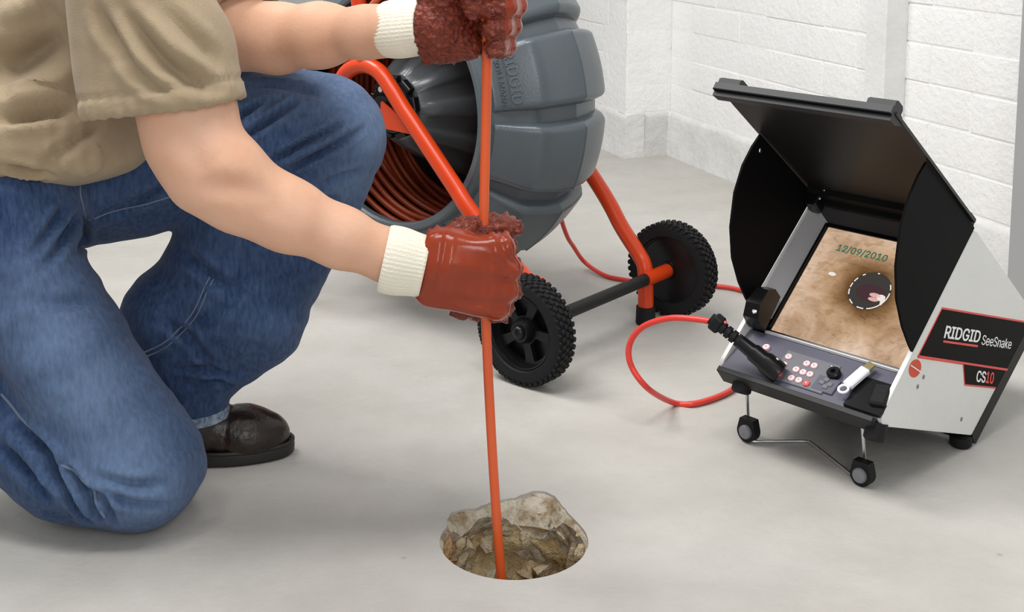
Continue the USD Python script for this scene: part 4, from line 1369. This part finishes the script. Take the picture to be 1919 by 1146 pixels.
seam(je, [(2, 738), (40, 782), (78, 826), (108, 862), (148, 888)], 'seam_thread', denim, 0.0022, lift=0.001)
seam(je, [(150, 888), (168, 905), (185, 940), (200, 962)], 'seam_thread', denim, 0.0022, lift=0.002)
seam(je, [(391, 519), (361, 587), (313, 636), (268, 661)], 'seam_thread', denim, 0.0013, lift=0.002)
seam(je, [(398, 523), (368, 592), (319, 643), (274, 668)], 'seam_thread', denim, 0.0011, lift=0.002)
seam(je, [(133, 318), (148, 340), (146, 375), (160, 408)], 'seam_thread', denim, 0.0016)
seam(je, [(165, 410), (215, 396), (262, 384), (340, 358)], 'seam_thread', denim, 0.0013)
# frayed hem of the front trouser leg
cc = []
r9 = np.random.default_rng(3)
rim_i = np.where((np.abs((v0 - hem_c) @ hem_n) < 0.012) & (np.linalg.norm(v0 - hem_c, axis=1) < 0.11))[0]
if len(rim_i):
    rv = np.array(jm.vertices)[rim_i]
    ctr = rv.mean(0)
    ex = unit(np.cross(hem_n, A(0, 1, 0)))
    ey = np.cross(hem_n, ex)
    ang = np.arctan2((rv - ctr) @ ey, (rv - ctr) @ ex)
    ring = []
    for a in np.linspace(-np.pi, np.pi, 48, endpoint=False):
        near = np.abs(np.angle(np.exp(1j * (ang - a)))) < 0.12
        if near.any():
            R_ = np.percentile(np.hypot((rv[near] - ctr) @ ex, (rv[near] - ctr) @ ey), 92)
            ring.append((a, R_))
    ring = np.array(ring)
    Rs = np.convolve(np.r_[ring[-2:, 1], ring[:, 1], ring[:2, 1]], np.ones(5) / 5, 'valid')
    base = at(372, 772, FY)
    off = (base - ctr) @ hem_n
    pth = np.array([ctr + hem_n * off + (R_ + 0.0015) * (math.cos(a) * ex + math.sin(a) * ey) for (a, _), R_ in zip(ring, Rs)])
    band = []
    nP = len(pth)
    V = np.vstack([pth - hem_n * 0.010, pth + hem_n * 0.006, pth + hem_n * 0.006 - (pth - ctr) * 0.06, pth - hem_n * 0.010 - (pth - ctr) * 0.06])
    Fc = []
    for i in range(nP):
        j = (i + 1) % nP
        for a, b in ((0, 1), (1, 2), (2, 3), (3, 0)):
            Fc += [[a * nP + i, a * nP + j, b * nP + j], [a * nP + i, b * nP + j, b * nP + i]]
    hm_ = trimesh.Trimesh(V, np.array(Fc), process=False)
    hm_ = fix(hm_)
    part('hem', hm_, 'denim_hem', denim, smooth=40, label='pale frayed hem')

# shirt
sh = Vol((-1.10, 1.42, 0.36), (-0.25, 2.22, 1.02), 0.0055)
tilt = math.radians(7)
Rt = np.array([[math.cos(tilt), 0, -math.sin(tilt)], [0, 1, 0], [math.sin(tilt), 0, math.cos(tilt)]])
sh.ell(at(50, 236, 1.845), (0.180, 0.178, 0.098), 0.0, Rt)
sh.ell(at(-120, 230, 1.845), (0.17, 0.175, 0.13), 0.04)
sh.chain([(at(40, 190, 1.86), 0.145), (at(130, 60, 1.865), 0.150), (at(225, -70, 1.86), 0.155)], 0.03, squash=(A(0, 1, 0), 0.93))
sh.chain([(at(225, -70, 1.70), 0.085), (at(250, -90, 1.86), 0.10), (at(300, -75, 2.0), 0.075)], 0.05)
# near sleeve, open at its hem
s_a, s_b = at(238, -70, 1.665), at(300, 240, 1.635)
sh.cone(s_a, s_b, size(128, s_a), size(146, s_b), 0.012, squash=(A(0, 1, 0), 0.78))
hn = unit(A(0.135, -0.10, -0.99))
hp = at(296, 205, 1.635)
# the hem cuts only the sleeve, so the sleeve's lower end is removed as a block of its own
big = unit(np.cross(hn, A(0, 1, 0)))
Rh = np.stack([big, np.cross(hn, big), hn], 1)


def hem_cut(vol, p, n, half_x, half_y, deep):
    ex = unit(np.cross(n, A(0, 1, 0)))
    R = np.stack([ex, np.cross(n, ex), n], 1)
    vol.box(p + n * deep / 2, (half_x, half_y, deep / 2), 0.001, R, 0.0, cut=True)


tor = Vol((-1.10, 1.42, 0.36), (-0.25, 2.22, 1.02), 0.0055)
sl = Vol((-0.80, 1.42, 0.36), (-0.25, 2.22, 1.02), 0.0055)
tor.v = sh.v.copy()
# (torso again without the sleeve, then the sleeve on its own, so that the cuff hangs free of the shirt's side)
tor = Vol((-1.10, 1.42, 0.36), (-0.25, 2.22, 1.02), 0.0055)
tor.ell(at(50, 236, 1.845), (0.180, 0.178, 0.098), 0.0, Rt)
tor.ell(at(-85, 228, 1.845), (0.145, 0.168, 0.115), 0.04)
tor.chain([(at(40, 190, 1.87), 0.140), (at(130, 60, 1.87), 0.145), (at(225, -70, 1.86), 0.155)], 0.03, squash=(A(0, 1, 0), 0.90))
tor.chain([(at(225, -70, 1.71), 0.085), (at(250, -90, 1.86), 0.10), (at(300, -75, 2.0), 0.075)], 0.05)
tor.ell(at(215, 275, 1.845), (0.060, 0.13, 0.035), 0.03, Rt)
tor.ell(at(198, 282, 1.93), (0.052, 0.06, 0.030), 0.0, Rt)
sl.cone(s_a, s_b, size(126, s_a), size(147, s_b), 0.0, squash=(A(0, 1, 0), 0.78))
sl.chain([J(255, -55, 1.660, 115), J(318, 90, 1.640, 109), J(342, 200, 1.625, 106), J(352, 290, 1.618, 106)], 0.02)
sl.half(hp, hn)
sin_ = sl.empty()
sin_.cone(s_a, s_b, size(126, s_a) - 0.012, size(147, s_b) - 0.012, 0.0, squash=(A(0, 1, 0), 0.74))
sin_.chain([J(342, 150, 1.628, 91), J(356, 290, 1.618, 91)], 0.01)
sl.hollow(sin_, hp, hn, 0.022)
f_a, f_b = at(330, -140, 1.99), at(452, 60, 1.90)
fs = Vol((-0.75, 1.70, 0.60), (-0.28, 2.2, 1.02), 0.0055)
fs.cone(f_a, f_b, 0.088, 0.074, 0.0)
fnm = unit(f_b - f_a)
fhp = at(446, 28, 1.905)
fs.half(fhp, fnm)
fin_ = fs.empty()
fin_.cone(f_a, f_b, 0.070, 0.064, 0.0)
fs.hollow(fin_, fhp, fnm, 0.02)
sh = tor
sh.v[tuple(slice(int(round((sl.lo - sh.lo)[i] / sh.h)), int(round((sl.lo - sh.lo)[i] / sh.h)) + sl.n[i]) for i in range(3))] = np.minimum(
    sh.v[tuple(slice(int(round((sl.lo - sh.lo)[i] / sh.h)), int(round((sl.lo - sh.lo)[i] / sh.h)) + sl.n[i]) for i in range(3))],
    sl.v[:sh.n[0] - int(round((sl.lo - sh.lo)[0] / sh.h)), :sh.n[1] - int(round((sl.lo - sh.lo)[1] / sh.h)), :sh.n[2] - int(round((sl.lo - sh.lo)[2] / sh.h))])
o3 = [int(round((fs.lo - sh.lo)[i] / sh.h)) for i in range(3)]
sub = tuple(slice(o3[i], min(o3[i] + fs.n[i], sh.n[i])) for i in range(3))
fv = fs.v[tuple(slice(0, s_.stop - s_.start) for s_ in sub)]
sh.v[sub] = np.minimum(sh.v[sub], fv)
sm = relax(sh.mesh(), 5)
v1 = np.array(sm.vertices)
d = np.zeros(len(v1))
for line, dep, wid in (
    ([(225, 20), (300, 110), (360, 150), (395, 165)], 0.011, 0.010), ([(190, 30), (225, 80), (250, 120), (290, 150)], 0.007, 0.010), ([(300, 10), (350, 60), (400, 110)], 0.006, 0.010), ([(180, 0), (200, 60), (215, 110)], 0.004, 0.010), ([(255, 140), (300, 165), (345, 170)], 0.004, 0.008),
    ([(0, 222), (60, 214), (138, 205)], 0.014, 0.009), ([(0, 128), (60, 100), (115, 62)], 0.026, 0.022), ([(0, 180), (60, 172), (130, 160)], -0.004, 0.02), ([(0, 313), (50, 320), (95, 328)], 0.007, 0.006), ([(0, 332), (40, 336), (80, 338)], 0.004, 0.005), ([(85, 312), (130, 270), (185, 235)], 0.006, 0.008), ([(0, 60), (60, 40), (105, 10)], 0.008, 0.015)):
    t_ = trace(sh, line)
    if len(t_) > 2:
        d += crease(sm, t_, dep * 1.8, wid)
hd_ = (v1 - hp) @ hn
on_sleeve = (v1[:, 1] < 1.72) & (np.linalg.norm(v1 - hp, axis=1) < 0.19)
bandm = on_sleeve & (hd_ > -0.024)
d += np.where(bandm, 0.0016 + 0.0012 * np.sin(v1[:, 0] * 330), 0) + np.where(on_sleeve & (np.abs(hd_ + 0.026) < 0.004), -0.002, 0)
d += (meshkit.fbm(v1 * 9, 3, 14) - 0.5) * 0.012 * np.where(bandm, 0.3, 1)
sm = push(sm, d)
shirt = part('shirt', sm, 'shirt_cotton', man, smooth=True, label='khaki cotton short-sleeved shirt')

# body: one continuous figure inside the clothes
bd = Vol((-1.20, 1.40, 0.02), (0.06, 2.16, 1.24), 0.0048)
bd.ell(at(-20, 345, 1.84), (0.12, 0.13, 0.075), 0)
bd.chain([(at(50, 290, 1.855), 0.085), (at(140, 90, 1.89), 0.078), (at(225, -60, 1.87), 0.10)], 0.04)
bd.chain([(at(240, -75, 1.70), 0.060), (at(255, -90, 1.86), 0.075), (at(310, -85, 1.99), 0.060)], 0.05)
HC = A(-0.43, 1.835, 1.035)
bd.chain([(at(270, -110, 1.85), 0.062), (HC - A(0.02, 0, 0.03), 0.056)], 0.03)
hf, hu = unit(A(.80, -.10, -.58)), None
hs = unit(np.cross(A(0, 0, 1), hf))
hu = np.cross(hf, hs)
RH = np.stack([hf, hs, hu], 1)
H3 = lambda a, b, c: HC + hf * a + hs * b + hu * c
bd.ell(H3(-0.005, 0, 0.045), (0.098, 0.076, 0.085), 0.03, RH)
bd.ell(H3(0.045, 0, -0.035), (0.052, 0.056, 0.070), 0.035, RH)
bd.cone(H3(0.088, 0, 0.02), H3(0.108, 0, -0.018), 0.008, 0.014, 0.012)
bd.cone(H3(0.086, -0.028, 0.032), H3(0.086, 0.028, 0.032), 0.010, 0.010, 0.02)
bd.cone(H3(0.088, -0.020, -0.052), H3(0.088, 0.020, -0.052), 0.007, 0.007, 0.008)
bd.cone(H3(0.082, -0.012, -0.082), H3(0.082, 0.012, -0.082), 0.012, 0.012, 0.012)
for sg in (-1, 1):
    bd.ell(H3(-0.005, sg * 0.079, 0.005), (0.018, 0.009, 0.030), 0.008, RH)
    bd.ell(H3(0.090, sg * 0.031, 0.014), (0.012, 0.014, 0.010), 0.006, RH, cut=True)
# near (right) arm
bd.chain([J(255, -55, 1.665, 88), J(318, 90, 1.645, 82), J(347, 190, 1.63, 83), J(362, 265, 1.618, 80), J(392, 325, 1.61, 70)], 0.03)
bd.chain([J(390, 322, 1.61, 69), J(455, 362, 1.615, 68), J(540, 403, 1.625, 61), J(640, 445, 1.64, 50), J(730, 480, 1.655, 42), J(800, 497, 1.655, 37)], 0.03)
bd.ell(at(366, 352, 1.612), (0.020, 0.024, 0.020), 0.02)
bd.ell(at(430, 300, 1.60), (0.034, 0.033, 0.030), 0.03)
# the hand inside the near glove
bd.chain([Jm(800, 495, 1.655, 0.026), Jm(930, 470, 1.660, 0.013)], 0.015)
bd.chain([Jm(800, 505, 1.655, 0.022), Jm(925, 555, 1.660, 0.012)], 0.015)
for yy in (455, 497, 537, 572):
    bd.chain([Jm(930, yy, 1.658, 0.009), Jm(948, yy, 1.690, 0.008), Jm(930, yy, 1.712, 0.007), Jm(895, yy, 1.712, 0.006)], 0.004)
bd.chain([Jm(835, 460, 1.668, 0.010), Jm(885, 425, 1.695, 0.009), Jm(930, 428, 1.710, 0.008)], 0.004)
# far (left) arm
bd.chain([J(330, -110, 1.985, 72), J(395, -10, 1.93, 66), J(450, 62, 1.90, 62)], 0.03)
bd.chain([J(448, 66, 1.90, 61), J(520, 72, 1.865, 60), J(600, 66, 1.82, 55), J(690, 60, 1.765, 43), J(735, 57, 1.738, 39), J(800, 50, 1.715, 36)], 0.03)
# the hand inside the far glove
bd.chain([Jm(795, 40, 1.715, 0.024), Jm(860, 20, 1.715, 0.018), Jm(925, 0, 1.735, 0.010)], 0.012)
bd.chain([Jm(795, 60, 1.715, 0.022), Jm(860, 75, 1.715, 0.016), Jm(920, 75, 1.735, 0.010)], 0.012)
for yy in (-35, 5, 45, 82):
    bd.chain([Jm(925, yy, 1.737, 0.009), Jm(950, yy, 1.71, 0.008), Jm(938, yy, 1.678, 0.007), Jm(915, yy + 4, 1.668, 0.006)], 0.004)
bd.chain([Jm(840, 0, 1.70, 0.011), Jm(868, -30, 1.675, 0.009), Jm(892, -12, 1.660, 0.008)], 0.004)
# legs inside the jeans
bd.chain([J(70, 360, FY - 0.03, 92), J(250, 300, FY - 0.01, 95), J(430, 262, FY, 84), J(605, 258, FY, 66)], 0.03)
bd.chain([J(605, 262, FY, 64), J(500, 470, FY, 55), J(400, 680, FY, 40), J(372, 800, FY, 33)], 0.03)
bd.chain([J(5, 395, NY + 0.03, 95), J(125, 655, NY, 80), J(255, 862, NY, 68)], 0.012)
bd.chain([J(255, 862, NY, 66), J(10, 782, NY + 0.02, 56), J(-290, 662, NY + 0.03, 42)], 0.03)
bm = relax(bd.mesh(), 8)
vb = np.array(bm.vertices)
d = np.zeros(len(vb))
for line, dep, wid in (([(385, 352), (425, 346), (470, 355), (510, 375)], 0.004, 0.011), ([(372, 372), (395, 380), (440, 400)], -0.002, 0.012), ([(420, 372), (470, 385), (540, 410)], 0.002, 0.012), ([(340, 250), (370, 300), (380, 330)], 0.0025, 0.014)):
    t_ = trace(bd, line)
    if len(t_) > 2:
        d += crease(bm, t_, dep, wid)
bm = push(bm, d)
body = part('body', bm, 'skin', man, smooth=True, label='bare arms, head and body')
# hair and eyes
hv = Vol(HC - 0.16, HC + 0.18, 0.005)
hv.ell(H3(-0.012, 0, 0.052), (0.102, 0.083, 0.088), 0, RH)
hv.box(H3(0.085, 0, -0.02), (0.07, 0.10, 0.085), 0.03, RH, 0.01, cut=True)
hv.half(H3(-0.02, 0, -0.015), -hu + 0.3 * hf, 0.01)
hm2 = relax(hv.mesh(), 4)
hm2 = push(hm2, (meshkit.fbm(np.array(hm2.vertices) * 60, 3, 3) - 0.4) * 0.008)
part('hair', hm2, 'hair', man, smooth=True, label='short dark brown hair')
for sg in (-1, 1):
    e_ = part('eye', ball(0.0115, tr(*H3(0.078, sg * 0.031, 0.013))), 'eye_white', man, smooth=True)
    part('iris', ball(0.0062, tr(*H3(0.0842, sg * 0.031, 0.010))), 'eye_dark', e_, smooth=True)


# gloves
def nubs(m, keep, amp=0.0042, freq=190, seed=0):
    """The crumbly grip coating of the palm side: lumps on the vertices weighed by keep."""
    v = np.array(m.vertices)
    a = meshkit.noise(v * freq, seed)
    b = meshkit.noise(v * freq * 2.1 + 7, seed + 1)
    return push(m, keep * (amp * (np.abs(a - 0.5) * 2.2 - 0.2) + amp * 0.5 * (b - 0.5)))


material('glove_grip', (0.13, 0.016, 0.006), 0.28, color2=(0.23, 0.034, 0.013), scale=110, detail=3, bump=0.003, bscale=300, coat=0.2, spec=0.35)

gn = Vol(at(905, 500, 1.68) - A(.15, .12, .13), at(905, 500, 1.68) + A(.09, .10, .12), 0.0026)
gdir = unit(at(945, 520, 1.655) - at(800, 492, 1.655))
gup = unit(A(0, 0, 1) - gdir * gdir[2])
gR = np.stack([gdir, np.cross(gup, gdir), gup], 1)
gn.box(at(872, 512, 1.650), (0.058, 0.021, 0.053), 0.017, gR, 0.0)
gn.chain([Jm(795, 492, 1.655, 0.038), Jm(838, 500, 1.652, 0.040)], 0.02, squash=(A(0, 1, 0), 0.85))
mcp = [(940, 462), (951, 503), (947, 543), (933, 577)]
for i, (x, y) in enumerate(mcp):
    r_ = 0.0165 if i < 3 else 0.015
    gn.cone(at(880, y * 0.72 + 500 * 0.28, 1.650), at(x, y, 1.650), 0.018, r_, 0.009)
    gn.chain([(at(x, y, 1.651), r_), (at(x + 5, y + 3, 1.692), r_ * 0.97)], 0.007)
    gn.chain([(at(x + 5, y + 3, 1.692), r_ * 0.95), (at(x - 28, y + 4, 1.720), r_ * 0.92), (at(x - 70, y + 3, 1.722), r_ * 0.82)], 0.005)
gn.chain([Jm(832, 462, 1.660, 0.019), Jm(872, 432, 1.682, 0.0175)], 0.012)
gn.chain([Jm(872, 432, 1.682, 0.017), Jm(925, 424, 1.705, 0.0155), Jm(958, 424, 1.712, 0.0135)], 0.006)
gn.cone(at(915, 440, 1.688), at(955, 428, 1.700), 0.015, 0.013, 0.008)
gn.half(at(788, 495, 1.655), at(700, 480, 1.655) - at(800, 500, 1.655))
gnm = relax(gn.mesh(), 5)
v = np.array(gnm.vertices)
# the rough palm side: away from the camera, and the thumb along the top
pal = np.clip((v[:, 1] - 1.668) / 0.008, 0, 1)
pal = np.maximum(pal, np.clip((v[:, 2] - at(900, 447, 1.66)[2]) / 0.006, 0, 1) * np.clip((v[:, 1] - 1.655) / 0.006, 0, 1))
d = np.zeros(len(v))
for line, dep, wid in (([(838, 436), (830, 490), (812, 560)], 0.0025, 0.004), ([(935, 425), (945, 470), (970, 500)], 0.003, 0.005), ([(925, 520), (950, 525), (965, 515)], 0.002, 0.004), ([(918, 480), (924, 530), (915, 580)], -0.0022, 0.006), ([(838, 492), (880, 500), (920, 508)], -0.0020, 0.010), ([(845, 560), (890, 568), (930, 575)], 0.0016, 0.006)):
    t_ = trace(gn, line)
    if len(t_) > 2:
        d += crease(gnm, t_, dep, wid)
d += (meshkit.fbm(v * 28, 2, 3) - 0.5) * 0.003
gnm = push(gnm, d)
gnm = nubs(gnm, pal, 0.0078, 120, 2)
fc = np.array(gnm.faces)
is_pal = pal[fc].mean(1) > 0.5


def submesh(m, mask):
    s_ = trimesh.Trimesh(np.array(m.vertices), np.array(m.faces)[mask], process=False)
    s_.remove_unreferenced_vertices()
    return s_


glove = part('glove', submesh(gnm, ~is_pal), 'glove_smooth', man, smooth=True, label='shiny red-brown glove on the lower hand')
part('grip_coating', submesh(gnm, is_pal), 'glove_grip', glove, smooth=True, label='crumbly grip coating of the palm')

cy_ = -55
gf = Vol(at(870, 45, 1.70) - A(.12, .10, .14), at(870, 45, 1.70) + A(.11, .12, .13), 0.0026)
gf.box(at(828, 44, 1.716), (0.036, 0.020, 0.050), 0.018, None, 0.0)
gf.chain([Jm(782, 52, 1.718, 0.042), Jm(815, 50, 1.712, 0.043)], 0.02, squash=(A(0, 1, 0), 0.9))
gf.cone(at(850, 68, 1.708), at(880, 88, 1.706), 0.021, 0.017, 0.012)
gf.cone(at(832, 10, 1.708), at(848, 28, 1.706), 0.022, 0.018, 0.012)
for i, yy in enumerate((-28, 8, 46, 84)):
    r_ = 0.0165 if i < 3 else 0.0145
    dx = (10, 12, 2, -6)[i]
    gf.cone(at(850, yy * 0.8 + 10, 1.722), at(925 + dx, yy, 1.738), 0.018, r_, 0.010)
    gf.chain([(at(925 + dx, yy, 1.738), r_), (at(953 + dx, yy + 2, 1.706), r_ * 0.98)], 0.006)
    gf.chain([(at(953 + dx, yy + 2, 1.706), r_ * 0.97), (at(934 + dx, yy + 5, 1.672), r_ * 0.95)], 0.005)
    gf.chain([(at(936 + dx, yy + 4, 1.672), r_ * 0.95), (at((912, 914, 921, 926)[i], yy + 8, 1.664), r_ * 0.82)], 0.005)
gf.chain([Jm(828, -10, 1.70, 0.020), Jm(858, -38, 1.676, 0.0175)], 0.012)
gf.chain([Jm(858, -38, 1.676, 0.017), Jm(884, -12, 1.658, 0.0155), Jm(888, 16, 1.655, 0.0135)], 0.006)
gf.half(at(794, 50, 1.712), at(700, 50, 1.735) - at(800, 50, 1.712))
gfm = relax(gf.mesh(), 5)
v = np.array(gfm.vertices)
bk = 1 - np.clip((v[:, 0] - at(942, 50, 1.70)[0]) / 0.008, 0, 1) * 0.85
bk *= 1 - np.clip((v[:, 1] - 1.725) / 0.01, 0, 1)
gfm = nubs(gfm, bk, 0.0050, 165, 5)
is_pal = bk[np.array(gfm.faces)].mean(1) > 0.6
glove2 = part('glove', submesh(gfm, ~is_pal), 'glove_smooth', man, smooth=True, label='red-brown glove on the upper hand')
part('grip_coating', submesh(gfm, is_pal), 'glove_grip', glove2, smooth=True, label='crumbly grip coating of the palm and fingers')


def cuff(parent, p0, p1, r0, r1, squash=0.9, seed=0):
    """A knitted wrist: a short flared sleeve with real thickness."""
    ax = unit(p1 - p0)
    L_ = np.linalg.norm(p1 - p0)
    sx = unit(np.cross(ax, A(0, 1, 0)))
    sy = np.cross(sx, ax)
    T = frame(sx, -sy, ax, p0)
    T[:3, :3] = np.stack([sx, np.cross(ax, sx) * squash, ax], 1)
    z = np.linspace(0, L_, 14)
    r_ = r0 + (r1 - r0) * (z / L_) + 0.0016 * np.sin(z / L_ * 5.0)
    prof = [(a, b) for a, b in zip(r_, z)] + [(a - 0.0042, b) for a, b in zip(r_[::-1], z[::-1])]
    prof[0] = (r_[0] - 0.0012, 0)
    ribs = lambda R, Z, t: R + 0.00035 * np.sin(46 * t) + 0.0012 * np.sin(3 * t + seed)
    part('knit_cuff', lathe(prof, 184, T, fn=ribs), 'glove_cuff_knit', parent, smooth=True, label='cream knitted cuff')


cuff(glove, at(719, 482, 1.652), at(796, 498, 1.654), size(63, at(727, 483, 1.65)), size(60, at(790, 497, 1.65)), 0.95)
cuff(glove2, at(722, 58, 1.745), at(800, 50, 1.716), size(52, at(722, 58, 1.745)), size(57, at(800, 50, 1.716)), 0.95, 2)


# boots
def boot(T, label=None):
    """A round-toed leather boot, toe along local x, sole on local z = 0; the heel is at x = -0.19, the toe at x = 0.105."""
    out = []
    for t in np.linspace(0, 2 * np.pi, 60, endpoint=False):
        c, s = math.cos(t), math.sin(t)
        x = -0.045 + 0.150 * np.sign(c) * abs(c) ** 0.85
        w = 0.052 * (1 - 0.22 * np.exp(-((x + 0.07) / 0.05) ** 2)) * (1 if x > -0.1 else 0.9)
        out.append((x, w * np.sign(s) * abs(s) ** 0.85))
    sole_pg = Polygon(out).buffer(0)
    slabs = [(sole_pg.buffer(-0.004), 0.0), (sole_pg, 0.004), (sole_pg.buffer(0.0005), 0.022), (sole_pg.buffer(-0.003), 0.026)]
    pts = []
    sole_m = trimesh.convex.convex_hull(np.vstack([[(x, y, z) for x, y in np.array(g.exterior.coords)] for g, z in ((sole_pg.buffer(-0.006), 0.0), (sole_pg.buffer(-0.001), 0.005), (sole_pg, 0.015), (sole_pg.buffer(-0.002), 0.022))]))
    b = Vol((-0.22, -0.075, 0.0), (0.13, 0.075, 0.20), 0.004)
    b.ell((0.035, 0, 0.032), (0.062, 0.047, 0.044), 0)
    b.cone((0.02, 0, 0.038), (-0.06, 0, 0.052), 0.042, 0.043, 0.02)
    b.cone((-0.06, 0, 0.05), (-0.13, 0, 0.055), 0.042, 0.042, 0.02)
    b.cone((-0.06, 0, 0.075), (-0.115, 0, 0.175), 0.040, 0.046, 0.03)
    b.cone((-0.13, 0, 0.06), (-0.135, 0, 0.175), 0.042, 0.044, 0.02)
    b.half((0, 0, 0.018), (0, 0, -1))
    b.half((0, 0, 0.182), (0, 0, 1))
    up = relax(b.mesh(), 6)
    vv = np.array(up.vertices)
    up = push(up, (meshkit.fbm(vv * 30, 3, 2) - 0.5) * 0.004 - 0.002 * np.exp(-((vv[:, 0] - 0.012 + 0.3 * np.abs(vv[:, 1])) / 0.004) ** 2))
    bt = part('boot', moved(up, T), 'boot_leather', man, smooth=True, label=label)
    sm_ = sole_m.subdivide_to_size(0.02)
    part('sole', moved(sole_m, T), 'boot_sole', bt, smooth=30)
    wel = [(x, y, 0.0225) for x, y in np.array(sole_pg.buffer(-0.003).exterior.coords)[:-1]]
    part('welt', moved(tube(np.array(wel), 0.0034, 8, closed=True), T), 'boot_sole', bt, smooth=True)
    for x, z in ((-0.02, 0.078), (-0.045, 0.094)):
        part('eyelet', moved(ball(0.0042, tr(x, -0.036, z - 0.005), 2, (1, 0.7, 1)), T), 'boot_eyelet', bt, smooth=True)


bf = unit(A(0.275, 0.040, 0))
BT = frame(bf, A(-bf[1], bf[0], 0), A(0, 0, 1), A(-0.456, 1.957, 0))
boot(BT, 'dark brown leather boot planted flat on the floor')
q = at(-300, 660, NY + 0.03)
T2 = tr(q[0] + 0.055, q[1], 0.128) @ rot(58, [0, 1, 0]) @ tr(0.03, 0, -0.06)
lowest = -0.004
boot(T2, 'dark brown leather boot of the kneeling leg')
